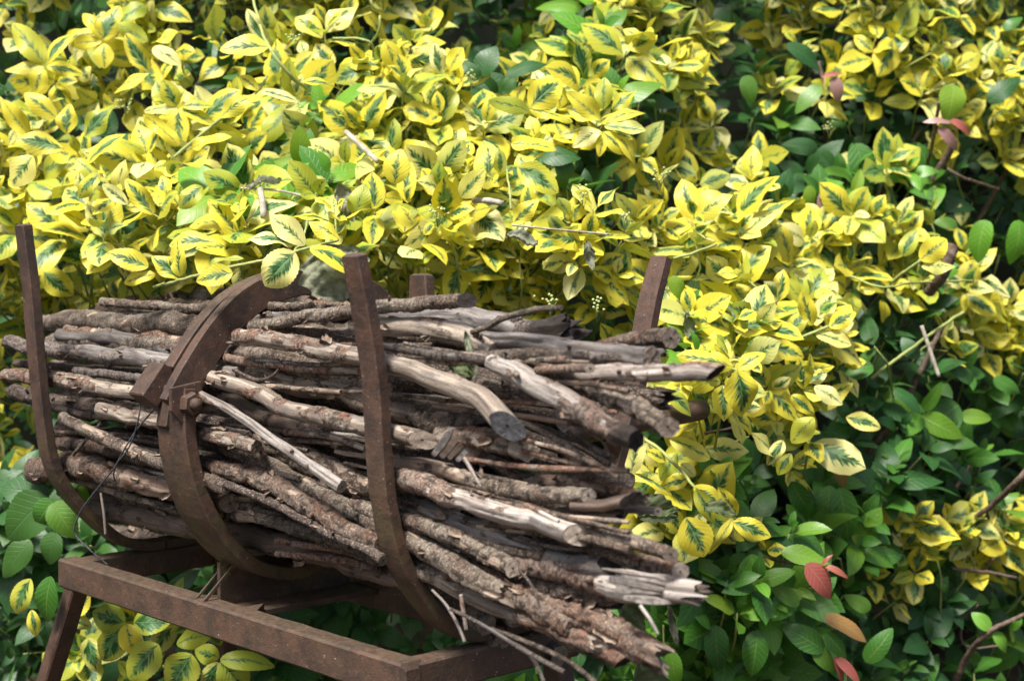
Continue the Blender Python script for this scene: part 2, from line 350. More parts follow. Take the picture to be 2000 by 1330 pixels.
# welded gusset plates where the cross bar meets the front rail
ip('gusset', prism([rk(UM+.040, .0285, -.0165), rk(UM+.070, .0285, -.0165), rk(UM+.040, .060, -.0165)], EZ*.014, 'g'))
ip('gusset', prism([rk(UM-.022, .0285, -.0165), rk(UM-.022, .055, -.0165), rk(UM-.052, .0285, -.0165)], EZ*.014, 'g'))
ip('thin_plate', prism([rk(UM-.030, .008, .001), rk(UM-.030, .012, .001), rk(UM-.030, .066, .050), rk(UM-.030, .062, .050)], EX*.003, 'g'))
ip('thin_plate', prism([rk(UM-.008, .004, .001), rk(UM-.008, .010, .001), rk(UM-.008, .066, .052), rk(UM-.008, .060, .052)], EX*.003, 'g'))
NEAR = [(-.041, .414), (-.025, .34), (-.015, .278), (-.011, .216), (-.005, .163), (.010, .109), (.034, .069), (.068, .031), (.104, .010), (.15, .006)]
FAR = [(.15, .006), (.21, .012), (.262, .045), (.30, .10), (.328, .157), (.347, .2), (.375, .27), (.398, .353), (.421, .413)]
NEAR0 = [(-.051, .458), (-.042, .375), (-.035, .278), (-.027, .195), (-.017, .138), (.005, .094), (.039, .055), (.08, .02), (.12, .006), (.15, .005)]
FAR0 = [(.15, .005), (.21, .010), (.265, .045), (.31, .10), (.335, .16), (.35, .22), (.37, .30), (.392, .38), (.409, .452)]
taper = [.0130, .0142, .0145, .0145, .015, .015, .015, .015]
bar('upright', [(RLEN-.022, s, z) for s, z in NEAR], EX, taper, .0068)
bar('upright', [(RLEN-.022, s, z) for s, z in FAR], EX, taper[::-1], .0068)
bar('upright', [(.02, s, z) for s, z in NEAR0], EX, taper, .0068)
bar('upright', [(.02, s, z) for s, z in FAR0], EX, taper[::-1], .0068)
RB = [(-.032, .262), (-.033, .235), (-.031, .19), (-.017, .135), (.012, .083), (.05, .045), (.10, .026), (.15, .03), (.21, .055), (.27, .105), (.315, .18), (.337, .27), (.341, .34), (.341, .392)]
bar('clamp_band', [(UM, s, z) for s, z in RB], EX, [.030, .031, .033, .034, .034, .034, .032, .026, .022, .016], .008)
RT = [(-.045, .238), (-.022, .275), (.018, .326), (.062, .362), (.122, .383), (.183, .383), (.225, .372), (.262, .348), (.288, .312), (.302, .27)]
bar('clamp_arc', [(UM+.014, s, z) for s, z in RT], EX, .0075, .0185)
RT2 = [(.155+(s-.155)*1.02, .2+(z-.2)*1.02) for s, z in RT[1:]]
bar('clamp_rim', [(UM-.023, s, z) for s, z in RT2], EX, .0105, .0095)
# latch block, bolt and nut on the near side of the ring
lb = rk(UM-.030, -.045, .262)
ax = np.array([0, .62, .785]); dS = EY*ax[1]+EZ*ax[2]; nS = EY*ax[2]-EZ*ax[1]
ip('latch_block', prism([lb-EX*.020-dS*.022-nS*.012, lb+EX*.013-dS*.022-nS*.012, lb+EX*.013+dS*.024-nS*.012, lb-EX*.020+dS*.024-nS*.012], nS*.026, 'b'))
ip('latch_hook', prism([rk(UM-.026, -.040, .250), rk(UM-.026, -.046, .215), rk(UM-.026, -.030, .200), rk(UM-.026, -.018, .235), rk(UM-.026, -.020, .262)], EX*.024, 'b'))
ip('lug_plate', prism([rk(UM+.0222, -.056, .262), rk(UM+.0222, -.056, .236), rk(UM+.0222, -.036, .214), rk(UM+.0222, -.012, .236), rk(UM+.0222, -.016, .268)], EX*.006, 'b'))
def disc(c, n, r0, up, seg, length, dome=0., rot=0.):
    n = n/np.linalg.norm(n); a = np.cross(n, up); a /= np.linalg.norm(a); b = np.cross(n, a)
    rings = [(0, 1), (length*.8, 1), (length, .86)]+([(length+dome*.6, .6), (length+dome, .15)] if dome else [])
    v, f = [], []
    for (d, k) in rings:
        for i in range(seg): t = rot+2*math.pi*i/seg; v.append(c+n*d+(a*math.cos(t)+b*math.sin(t))*r0*k)
    for j in range(len(rings)-1):
        for i in range(seg): f.append((j*seg+i, j*seg+(i+1) % seg, (j+1)*seg+(i+1) % seg, (j+1)*seg+i))
    f.append(tuple((len(rings)-1)*seg+i for i in range(seg))); f.append(tuple(reversed(range(seg)))); return v, f
bo = rk(UM+.028, -.033, .243)
nut = ip('nut', disc(bo, EX, .0138, EZ, 6, .0125, rot=.4)); nut['label'] = 'hexagonal rusty nut on the clamp joint'
ip('bolt', disc(bo+EX*.0126, EX, .0074, EZ, 14, .006, .0035), smooth=True)
# lever pipe behind the sticks
def tube_pts(P, r, name, seg=14, parent=None, mat=None, smooth=True, cap=True, dent=0.):
    P = [np.array(p, float) for p in P]; v, f = [], []; up = np.array([.3, .1, .95]); n = len(P)
    R = np.atleast_1d(r); R = np.interp(np.linspace(0, 1, n), np.linspace(0, 1, len(R)), R)
    for i, p in enumerate(P):
        T = P[min(i+1, n-1)]-P[max(i-1, 0)]; T /= np.linalg.norm(T); a = np.cross(T, up); a /= np.linalg.norm(a); b = np.cross(T, a)
        for k in range(seg): t = 2*math.pi*k/seg; v.append(p+(a*math.cos(t)+b*math.sin(t))*R[i])
    for i in range(n-1):
        for k in range(seg): f.append((i*seg+k, (i+1)*seg+k, (i+1)*seg+(k+1) % seg, i*seg+(k+1) % seg))
    f.append(tuple(range(seg))); f.append(tuple(reversed([(n-1)*seg+k for k in range(seg)]))); return v, f
pa, pb = atd(1180, 836, 1.86), atd(1368, 800, 1.99); dd = (pb-pa)/np.linalg.norm(pb-pa)
ip('lever_pipe', tube_pts([pa-dd*.12, pa, (pa+pb)/2, pb-dd*.02, pb, pb+dd*.006, pb+dd*.010], [.0145]*5+[.0125, .006], 'p'), smooth=True, label='round iron lever with a rusty brown rounded tip')
# legs, splayed outward
for (u, s, du, ds) in ((.03, .014, -.22, -.05), (RLEN-.03, .014, .07, -.05), (.03, RW-.014, -.08, .06), (RLEN-.03, RW-.014, .07, .06)):
    top = np.array([u, s, -.0365]); bot = np.array([u+du, s+ds, -.535]); m_ = (top+bot)/2
    bar('leg', [tuple(top), tuple(m_), tuple(bot)], EX, .0135, .0125)

# ------------------------------------------------------------------ sticks
def hoop_s(z, curve):
    zz = [c[1] for c in curve][::-1]; ss = [c[0] for c in curve][::-1]; return float(np.interp(z, zz, ss))
HOOPS = [(.02, NEAR0), (UM, [(.125, .40), (.085, .378), (.045, .352), (.020, .326), (-.005, .290), (-.030, .262)]+[(s, z) for s, z in RB[1:7]]), (RLEN-.022, NEAR)]
def catmull(P, R, step):
    P = np.array(P, float); R = np.array(R, float); Q, RR = [], []
    for i in range(len(P)-1):
        p0, p1, p2, p3 = P[max(i-1, 0)], P[i], P[i+1], P[min(i+2, len(P)-1)]
        n = max(2, int(np.linalg.norm(p2-p1)/step))
        for k in range(n):
            t = k/n; Q.append(.5*((2*p1)+(-p0+p2)*t+(2*p0-5*p1+4*p2-p3)*t*t+(-p0+3*p1-3*p2+p3)*t**3)); RR.append(R[i]+(R[i+1]-R[i])*t)
    Q.append(P[-1]); RR.append(R[-1]); return np.array(Q), np.array(RR)
def stick_mesh(P, R, barkf, seed, seg=22, step=.0028, rough=1., split=0, end0='cut', end1='cut', n0=None, n1=None, knots=0, char=0.):
    Q, r = catmull(P, R, step); n = len(Q)
    L = np.concatenate([[0], np.cumsum(np.linalg.norm(np.diff(Q, axis=0), axis=1))]); tt = L/L[-1]
    rr = float(np.mean(r)); o = seed*3.71
    # gentle natural waviness
    wv = (np.stack([fbm(L*16+o, 0, 1, 3), fbm(L*16+o, 3, 2, 3), fbm(L*16+o, 6, 3, 3)], -1)-.5)*rr*.85*min(1, .5+rough*.4)
    Q = Q+wv*np.array([1, 1, 1]); T = np.gradient(Q, axis=0); T /= np.linalg.norm(T, axis=1)[:, None]
    up = np.array([.0, .0, 1.]); A = np.cross(T, up); A /= np.linalg.norm(A, axis=1)[:, None]; B = np.cross(A, T)
    th = np.linspace(0, 2*np.pi, seg, endpoint=False)[None, :]; Lc = L[:, None]; ct, sn = np.cos(th), np.sin(th); tw = Lc*2.5
    cx, cy = ct*rr, sn*rr
    low = fbm(cx*45+o, cy*45+o, Lc*22, 2)-.5
    ridge = fbm(cx*210+o, cy*210, Lc*14+o, 2)-.5
    bf = np.interp(tt, np.linspace(0, 1, len(barkf)), barkf)[:, None]
    bn = fbm(cx*80+9+o, cy*80, Lc*42+o, 3)
    bark = sstep(-.08, .08, bf*1.0+.07+(bn-.5)*1.9-.5)
    bark = np.where(bf >= .99, 1, np.where(bf <= .01, 0, bark))
    scale = fbm(cx*170+o, cy*170+5, Lc*230+o, 2); flake = sstep(.53, .62, scale)
    crk = np.maximum(sstep(.62, .72, fbm(cx*120+o, cy*120, Lc*250+o*2, 2)), sstep(.66, .74, fbm(cx*260+o, cy*260, Lc*60+o*3, 2)))*bark
    rad = r[:, None]*.91*(1+low*.24*rough+ridge*.24*rough)
    rad = rad+bark*(.0011+.0009*flake*rough-.0013*crk*rough)*min(1, rr/.008)+(bn-.5)*.0010*bark*rough
    crack = np.clip(crk*.9, 0, 1)*np.ones_like(rad)
    for kk in range(knots):
        kt = (vn(seed*1.3+kk*2.7, 1.1, 2)*.8+.1)*L[-1]; ka = -.8+vn(seed+kk, 5.5, 1)*2.2
        da = (th-(ka % (2*math.pi))+np.pi) % (2*np.pi)-np.pi
        d2 = ((Lc-kt)/(rr*.75))**2+(da/.55)**2
        rad = rad+rr*.42*np.exp(-d2)-rr*.34*np.exp(-d2*7); crack = np.maximum(crack, np.exp(-d2*9)*.8)
    if split:
        # a drying crack that faces the open side of the stack
        for q in range(split):
            ca = .45+(.45-q*.9)*(1 if seed % 2 else -1)*.7; cw = ca+(fbm(Lc*9+o+q*5, 1, 1)-.5)*1.0
            da = np.abs((th-cw+np.pi) % (2*np.pi)-np.pi); ln = sstep(.0, .15, tt[:, None])*1.
            g = np.exp(-(da*r[:, None]/(.0011+.0006*np.sin(Lc*60+q*2)))**2)*ln*(1-bark*.6)*sstep(.30, .42, fbm(Lc*16+o+q, 2, 2))
            rad = rad-g*rr*.20; crack = np.maximum(crack, g*.85)
    if char:
        crack = np.maximum(crack, sstep(char*1.3, char*.5, L[-1]-Lc+(bn-.5)*char*1.6))
    V = Q[:, None, :]+A[:, None, :]*(ct*rad)[..., None]+B[:, None, :]*(sn*rad)[..., None]
    st = np.stack([ct*rad, sn*rad, np.broadcast_to(Lc, rad.shape)], -1)
    for (e, idx, nn, sg) in ((end0, 0, n0, -1), (end1, -1, n1, 1)):
        Pe = Q[idx]; Te = T[idx]*sg; nv = Te if nn is None else np.array(nn, float)/np.linalg.norm(nn)
        dn = float(Te@nv)
        if dn < .35: nv = nv+Te*(.4-dn); nv /= np.linalg.norm(nv); dn = float(Te@nv)
        back = 0 if nn is None else 0
        jag = 0
        if e == 'ragged': jag = (fbm(ct*2.8+o, sn*2.8+o, 0.5, 3)-.35)*rr*5.5
        elif e == 'cut': jag = (fbm(ct*3+o, sn*3, 1.5, 2)-.5)*rr*.22
        sd_ = (V-Pe)@nv-(jag if np.ndim(jag) else 0)
        ex_ = np.clip(sd_/dn, 0, None)
        # pull everything that reaches past the cut back onto it, along the stick
        dst = np.abs(L-L[idx])[:, None]
        # vertices near the end on the far side of the cut are stretched up to it
        m = dst < rr*6
        V = V-(Te[None, None, :]*(ex_*m)[..., None])
        k_ = 0 if idx == 0 else n-1
        d_end = ((V[k_]-Pe)@nv-(jag[0] if np.ndim(jag) else 0))/dn
        V[k_] = V[k_]-Te[None, :]*np.minimum(d_end, 0)[:, None]
    i = np.arange(n*seg).reshape(n, seg); j = np.roll(i, -1, 1)
    q = np.stack([i[:-1], i[1:], j[1:], j[:-1]], -1).reshape(-1, 4)
    me = fast_mesh('stick', V.reshape(-1, 3), q)
    fattr(me, 'bark', bark*np.ones_like(rad)); fattr(me, 'crack', np.clip(crack, 0, 1)); fattr(me, 'st', st, 'FLOAT_VECTOR', 'vector')
    caps = []
    for idx, e in ((0, end0), (n-1, end1)):
        E = V[idx]; c = E.mean(0); vv, ff, ss = [], [], []
        sgn = 1 if idx else -1; Tn = T[idx]*sgn; ks = (1., .97, .8, .55, .28, .08)
        for a_, k in enumerate(ks):
            for s_ in range(seg):
                h = (vn(ct[0, s_]*k*4+o, sn[0, s_]*k*4, idx)-.5)*rr*(.55 if e == 'ragged' else .16)
                if e == 'ragged': h -= rr*.9*(1-k)**.8*vn(ct[0, s_]*k*7+o, sn[0, s_]*k*7, 3.3)
                vv.append(c+(E[s_]-c)*k+Tn*(h*(k < .98))); ss.append((ct[0, s_]*rad[idx, s_]*k, sn[0, s_]*rad[idx, s_]*k, 0))
        for a_ in range(len(ks)-1):
            for s_ in range(seg):
                w = (a_*seg+s_, a_*seg+(s_+1) % seg, (a_+1)*seg+(s_+1) % seg, (a_+1)*seg+s_)
                ff.append(w if idx else w[::-1])
        m2 = fast_mesh('cut_end', np.array(vv), ff); fattr(m2, 'st', ss, 'FLOAT_VECTOR', 'vector'); caps.append(m2)
    return me, caps, (Q, T, r)
def flake_mesh(l, w, curl, seed):
    n, m = 7, 4; v, f = [], []; r = random.Random(seed)
    for i in range(n):
        for j in range(m):
            x = (i/(n-1)-.5)*l*(1+r.uniform(-.12, .12)); y = (j/(m-1)-.5)*w*(1-.5*abs(i/(n-1)-.5)**1.5)*(1+r.uniform(-.2, .2))
            v.append((x, y, curl*w*(y/w*2)**2-curl*.4*l*(x/l)**2+r.uniform(-1, 1)*w*.05))
    for i in range(n-1):
        for j in range(m-1): a = i*m+j; f.append((a, a+m, a+m+1, a+1))
    return mesh('bark_flake', v, f)
FLK = [flake_mesh(.022, .009, .7, 1), flake_mesh(.014, .008, .9, 2), flake_mesh(.030, .006, .5, 3), flake_mesh(.010, .006, 1.1, 4)]
FLM = plain('loose_bark', (.16, .105, .075), (.36, .28, .21), 160, .8)
for m_ in FLK: m_.materials.append(FLM)

VIEW = np.array([0, -1, .1])
def norm(v): v = np.array(v, float); return v/np.linalg.norm(v)
FR = norm(EX*.9-EY*.5)          # facing right and out of the stack
OBR = norm(EX*.55-EY*.75+EZ*.1)
# (points px, widths px, layer, wood kind, bark start..end, options, label)
ST = [
 ([(288,560),(440,578),(600,588)],[38,40,36],.30,'grey',[.5,.6],{},'thick grey-brown log under the leaves at the back of the pile, top left'),
 ([(258,584),(400,602),(560,612)],[24,28,26],.24,'red',[.9,.8],{},'reddish-brown stick just below the topmost log on the left'),
 ([(197,604),(262,620),(420,642),(560,650)],[26,30,28,28],.19,'red',[.95,.8],{},'reddish stick with a pale ragged left end behind the thin curved twig'),
 ([(187,632),(206,614),(259,606),(330,613),(400,626)],[7,8,9,9,8],.16,'bark',[1,.9],dict(knots=0),'thin twig curled over at its left end above the pile'),
 ([(116,653),(230,664),(380,690)],[26,30,30],.075,'grey',[.1,.3],{},'grey barkless stick with a squared pale left end behind the mottled stick'),
 ([(137,646),(250,657),(370,668),(520,690)],[30,34,34,32],.045,'red',[.75,.65,.5],{},'mottled reddish stick second from the top behind the left upright'),
 ([(15,668),(90,680),(180,690),(270,699),(345,708),(470,728)],[24,30,34,36,34,34],.02,'grey',[.8,.4,.1,.1],dict(split=1),'dark weathered stick with a pale worn patch crossing the left upright'),
 ([(30,710),(160,720),(290,726),(420,742)],[14,16,15,14],.07,'dark',[.9,.9],{},'thin dark stick in the gap above the peeled beige stick on the left'),
 ([(10,733),(98,740),(160,752),(297,768),(420,790)],[24,30,31,30,28],.004,'pale',[.9,.6,.05,.15],dict(split=0),'peeled beige stick with a bark covered tip sticking out furthest left'),
 ([(26,766),(105,784),(200,796),(320,812),(480,840)],[28,33,32,32,32],.045,'dark',[1,.95,.9],{},'dark knobbly bark stick under the furthest-left beige stick'),
 ([(197,798),(250,812),(310,826),(400,846),(500,872)],[30,32,32,30,28],.004,'pale',[.15,.45,.5],dict(split=2),'pale split stick whose left end shows halfway between left upright and ring'),
 ([(123,814),(150,830),(196,852),(259,880),(330,908),(440,950)],[22,24,25,26,26,26],-.004,'bark',[.6,.5,.75,.6],dict(knots=1),'bark patched stick with a torn left end sloping down to the ring'),
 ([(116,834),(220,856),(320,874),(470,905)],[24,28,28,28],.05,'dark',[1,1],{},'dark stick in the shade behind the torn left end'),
 ([(110,862),(160,872),(230,882),(330,905)],[28,28,28,28],.03,'red',[1,1],{},'short red-brown bark stick above the fattest branch end'),
 ([(76,915),(120,915),(170,918),(225,923),(327,951),(450,985)],[54,52,50,48,46,42],.000,'red',[1,1,.75,.3,.0,.0],dict(knots=0,rough=1.3),'fattest branch on the left with bark peeling back to smooth grey wood'),
 ([(241,946),(290,948),(345,962)],[18,24,22],.012,'bark',[1,1],dict(end0='ragged',rough=2.),'curled lump of loose bark wedged under the fattest branch'),
 ([(188,966),(275,984),(345,993),(460,1010)],[28,32,32,30],.045,'dark',[1,1],{},'dark bark stick low on the left beneath the fattest branch'),
 ([(186,992),(280,1012),(367,1024),(437,1034),(560,1066),(660,1096),(770,1126),(815,1142)],[44,50,50,50,50,48,46,42],.018,'dark',[.2,.1,.2,.4],dict(rough=.7),'long smooth brown log lying lowest in the pile and running right through the ring'),
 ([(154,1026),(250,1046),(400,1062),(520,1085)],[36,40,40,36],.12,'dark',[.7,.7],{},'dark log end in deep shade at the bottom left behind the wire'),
 # right of the ring, upper part
 ([(490,640),(540,633),(600,621),(690,606),(745,600),(840,591),(912,587)],[20,23,25,27,26,26,25],.055,'bark',[.85,.9,.9,1],dict(end='dark',n1=OBR,knots=1),'rough stick curving up across the top of the pile to a dark oval end'),
 ([(512,618),(620,611),(700,614),(800,630)],[26,30,28,26],.13,'grey',[.3,.5,.8],{},'grey stick behind the upward curving stick near the ring top'),
 ([(545,592),(600,592),(680,602),(760,613)],[28,28,28,26],.20,'red',[1,1],{},'reddish stick directly under the big dried leaf'),
 ([(466,661),(560,667),(651,686),(700,699),(756,711),(857,740),(920,768),(960,796),(992,828)],[32,36,38,38,40,44,50,54,54],.006,'pale',[.55,.35,.75,.3,.05,.1,.0,.0],dict(end='grey',n1=norm(EX*.62-EY*.75-EZ*.1),split=1,rough=.6,knots=0),'smooth pale branch bending down to a large grey oval cut end'),
 ([(442,694),(525,700),(595,717),(665,737),(710,746),(776,756)],[32,36,37,36,36,32],.026,'bark',[.95,1,.9,.9],dict(knots=3,rough=.8),'grey-brown ringed bark stick with small knots left of the near right upright'),
 ([(455,726),(560,742),(665,762),(740,785),(805,806),(875,826),(945,846)],[44,50,54,56,54,58,60],.030,'bark',[.25,.1,.35,.0,.6,.8],dict(end='dark',end1='ragged',split=2,rough=1.5),'split brown stick ending in a shredded striped dark block in the middle'),
 ([(410,736),(490,762),(560,795),(630,815),(700,834),(763,842),(828,856)],[34,36,37,38,38,36,34],-.002,'pale',[.0,.12,.3,.35,.1,.75],dict(end='tan',n1=OBR,rough=.7),'pale brown stick from the bolt to just past the near right upright'),
 ([(388,770),(455,806),(542,862),(610,908),(668,950)],[17,20,23,26,28],.000,'white',[.3,.05,.05,.1],dict(split=2,rough=.7,end='pale'),'slim bleached stick split lengthwise slanting steeply below the bolt'),
 ([(560,842),(647,852),(715,876)],[12,14,15],.020,'pale',[.8,.2],dict(),'thin pale-tipped stick ending behind the near right upright'),
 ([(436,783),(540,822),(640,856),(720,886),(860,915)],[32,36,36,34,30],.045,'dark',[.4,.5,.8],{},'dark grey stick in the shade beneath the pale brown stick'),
 ([(470,850),(560,890),(650,925),(760,950)],[36,38,36,34],.028,'bark',[.95,.95],{},'mossy bark stick in the gap under the slim bleached stick'),
 ([(690,628),(752,635),(840,646),(905,660),(968,684)],[38,42,44,44,34],.055,'pale',[.4,.3,.1,.2],dict(rough=.9,end='pale'),'broad peeled branch tapering to a bright wedge behind the tall dried leaf'),
 ([(720,608),(785,617),(925,627),(1010,640),(1098,640)],[34,44,50,54,52],.13,'grey',[.1,.05,.1,.6],dict(end='dark',end1='ragged',char=.05,rough=1.3,split=1),'weathered grey log with a black ragged right end on top of the pile'),
 ([(922,650),(950,638),(977,623),(1037,606),(1096,600)],[11,12,12,12,9],.03,'bark',[1,1],dict(knots=1),'slender twig arching over the weathered grey log'),
 ([(900,655),(1000,664),(1100,680),(1180,692),(1272,702)],[30,34,40,46,50],.045,'grey',[.0,.05,.0,.25],dict(end='tan',n1=norm(EX-EY*.1),split=1,rough=.8),'big bleached grey stick with a straight sawn end right of centre'),
 ([(1080,676),(1180,684),(1292,690)],[16,20,18],.085,'grey',[.0,.1],dict(split=2,end1='ragged',end='dark'),'split grey slat projecting behind the big sawn grey stick'),
 ([(1130,686),(1190,672),(1250,662),(1312,658)],[12,24,36,44],.12,'red',[1,1,.95],dict(end='tan',n1=norm(EX-EY*.25),rough=.9),'flared red-brown stick with a round sawn end crossing the far upright'),
 ([(1080,722),(1180,730),(1290,731),(1396,730)],[30,36,38,36],.030,'white',[.35,.5,.3,.35],dict(end='dark',n1=norm(EX*.6-EZ*.75),split=1),'pinkish stick cut at a slant that sticks out furthest right'),
 ([(925,697),(995,697),(1050,694),(1105,697)],[26,27,28,30],.012,'bark',[.9,.9,.9],dict(knots=2,rough=.8),'short brown stick with a knot lying along the big sawn grey stick'),
 ([(1050,722),(1100,720),(1155,720)],[16,16,17],.006,'red',[.9,.7],dict(end='pale',n1=FR),'finger-thick stub with a round pale cut end above the steep pale branch'),
 ([(962,708),(1010,733),(1065,768),(1150,812),(1195,836),(1243,858)],[34,46,52,50,48,46],-.002,'white',[.2,.05,.1,.5,.7],dict(end='dark',end1='cut',char=.022,split=2,rough=.9),'steep pale cracked branch with a charred black right end'),
 ([(1030,700),(1110,750),(1205,782),(1260,806),(1303,828)],[30,36,38,38,38],.030,'bark',[1,1,1],dict(rough=1.4,end='tan',n1=FR),'rough brown stick slanting down beyond the charred end'),
 ([(1180,760),(1240,772),(1292,778)],[34,44,36],.10,'dark',[1,1],dict(rough=2.,end1='ragged',end='dark'),'lump of rough dark bark under the slanting rough stick'),
 ([(880,740),(960,760),(1020,772),(1080,782)],[28,34,36,34],.036,'bark',[.7,.8,.9],dict(end='dark',n1=OBR,knots=1),'short bark stick ending in an oval knot left of the steep branch'),
 ([(860,846),(950,862),(990,872),(1030,888)],[40,44,42,36],.022,'pale',[.7,.7,.45],dict(end='pale',n1=norm(EX*.9-EY*.4)),'stubby stick with a worn pale end under the grey oval cut'),
 ([(960,795),(1054,838),(1117,876),(1150,905)],[12,12,12,10],.03,'bark',[1,1],{},'thin dark twig running down through the hollow beside the charred end'),
 ([(1000,820),(1100,852),(1150,872),(1196,894)],[14,14,13,13],.045,'bark',[1,1],dict(end='tan'),'brown twig with a blunt tip pointing at the far upright'),
 ([(1000,852),(1100,880),(1160,905),(1208,932)],[9,10,10,8],.02,'pale',[.6,.5],{},'pale twig crossing the dark hollow to the far upright'),
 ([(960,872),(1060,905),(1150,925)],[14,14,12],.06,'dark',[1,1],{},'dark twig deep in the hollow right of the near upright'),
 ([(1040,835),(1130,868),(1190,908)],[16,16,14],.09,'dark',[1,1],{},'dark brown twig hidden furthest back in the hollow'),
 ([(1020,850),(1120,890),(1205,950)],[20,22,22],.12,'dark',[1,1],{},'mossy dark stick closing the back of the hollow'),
 # lower part
 ([(764,902),(855,914),(915,934),(967,952),(1030,962),(1090,966),(1149,968)],[28,30,32,34,34,32,30],.020,'bark',[.1,.1,.2,.9,1,1],dict(end='pale',n1=norm(EX-EY*.3),knots=1),'kinked stick, smooth and dark at left, scaly at its pale right end'),
 ([(1010,940),(1090,940),(1150,943),(1205,955),(1238,972)],[26,28,30,34,34],.055,'red',[.7,.4,.5,.8],dict(end1='ragged',rough=1.5),'reddish stick peeling to pale wood just behind the kinked stick'),
 ([(560,880),(640,912),(710,940),(790,962)],[38,44,44,40],.018,'bark',[.5,.7,.9],{},'thick grey-purple bark stick passing behind the near right upright'),
 ([(745,925),(820,942),(890,974),(995,1008),(1060,1024),(1128,1042)],[40,44,44,44,46,46],.002,'white',[1,.95,.55,.05,.1,.15],dict(end='pale',n1=norm(EX*.8-EY*.6),rough=.8,split=1),'whitest peeled branch with a round pale cut end in the lower middle'),
 ([(520,858),(600,894),(690,938),(767,968),(890,1020),(1000,1058),(1100,1098),(1195,1112)],[36,38,40,42,44,48,48,44],.022,'grey',[.6,.5,.4,.1,.1,.4],dict(split=1,end='dark',n1=norm(EX*.7+EZ*.55-EY*.3),rough=.9),'long dark stick with a black lengthwise crack and hollow black end'),
 ([(392,852),(490,892),(595,947),(700,1006),(787,1050),(875,1096),(980,1158)],[30,36,37,38,42,46,42],-.004,'bark',[.95,.75,.8,.85,.8,.55],dict(split=1,rough=1.,knots=1,end1='ragged',end='tan'),'long scaly bark stick slanting from the ring past the near right upright'),
 ([(407,905),(490,932),(595,982),(660,1018),(745,1066)],[30,38,38,38,34],.010,'red',[.85,.7,.9,.9],dict(rough=1.1),'stick with a bright orange-brown patch of inner bark beside the ring'),
 ([(414,932),(470,955),(525,982),(630,1034),(700,1064),(748,1092)],[14,16,16,17,18,20],.000,'dark',[1,1,.95],dict(rough=1.2,knots=1),'thin purplish stick lying along the lower edge of the stack'),
 ([(423,962),(520,1002),(620,1046),(740,1094)],[24,26,26,24],.030,'bark',[.9,.9],{},'half hidden brown stick between the orange-patched and lowest sticks'),
 ([(444,1000),(560,1026),(665,1058),(745,1086)],[22,26,26,24],.016,'bark',[.5,.9,.6],{},'grey-brown stick second from the bottom just right of the ring'),
 ([(690,985),(777,1012),(875,1046),(945,1080),(1002,1108)],[28,32,32,32,32],.004,'bark',[.9,.85,.9,.8],dict(end='pale',n1=norm(EX*.9-EY*.4)),'medium bark stick with a small chipped pale end and a white fungus scrap'),
 ([(880,1040),(1000,1084),(1100,1108),(1190,1140),(1262,1148),(1338,1158)],[46,52,56,58,56,50],.030,'white',[1,.95,.9,.6,.05,.0],dict(end='tan',end1='ragged',rough=1.4,split=2),'thick branch torn open at its right end into pale jagged splinters'),
 ([(1163,1037),(1200,1048),(1240,1060),(1310,1084)],[20,26,28,28],.020,'bark',[1,.9],dict(rough=.8,end='tan',n1=FR,end0='ragged'),'furrowed brown stick standing clear of the pile at lower right'),
 ([(1100,1052),(1180,1074),(1255,1098),(1328,1116)],[30,32,34,36],.038,'red',[1,1,.8],dict(end='pale',n1=norm(EX-EY*.35),rough=1.1),'red-brown stick with a round pale end beneath the furrowed stick'),
 ([(770,1084),(840,1120),(925,1163),(995,1192),(1065,1220),(1110,1240),(1160,1262),(1226,1290)],[34,36,36,38,42,48,50,48],-.002,'pale',[.8,.5,.1,.5,.5,.75,.7],dict(knots=1,split=1,rough=.9,end='dark',n1=norm(EX*.65-EZ*.75)),'lowest hero branch ending in a slanted pale rimmed cut at bottom right'),
 ([(960,1150),(1060,1182),(1152,1206),(1222,1242),(1284,1278)],[44,48,54,56,54],.030,'red',[1,1,1,1],dict(end1='ragged',rough=1.7,end='tan'),'thick scaly branch with a shaggy end at the very bottom right'),
 ([(880,1112),(960,1142),(1050,1184),(1120,1220)],[46,52,50,40],.022,'red',[1,1,.95],dict(rough=1.2),'reddish bark branch wedged above the slanted pale-rimmed cut'),
 ([(960,1092),(1040,1128),(1120,1156),(1192,1160)],[44,54,56,40],.040,'dark',[1,1,.9],dict(rough=2.,end1='ragged',end='dark'),'crumbling dark bark stick under the torn white splinters'),
 ([(1020,1060),(1120,1078),(1210,1094)],[44,48,46],.050,'bark',[1,1],dict(rough=1.4),'mossy bark branch behind the hollow black end'),
 ([(1090,1000),(1150,1003),(1200,1006)],[22,26,20],.030,'dark',[.2,.3],dict(end1='ragged',end='dark',split=2),'charred splintered stick below the reddish peeling stick'),
 ([(1120,985),(1180,984),(1234,974)],[22,26,30],.020,'dark',[.0,.1],dict(end='dark',n1=norm(EX*.6-EY*.6-EZ*.3),split=1),'black stick end with a slanting cut right of the whitest branch'),
 ([(1180,992),(1235,997),(1284,1000)],[14,17,18],.050,'grey',[.1,.1],dict(split=2,end='pale',n1=FR),'little fluted grey stick end furthest right in the lower middle'),
 ([(1130,1046),(1180,1066),(1230,1082)],[24,26,24],.065,'dark',[1,1],{},'dark mossy stick in the gap behind the furrowed stick'),
]
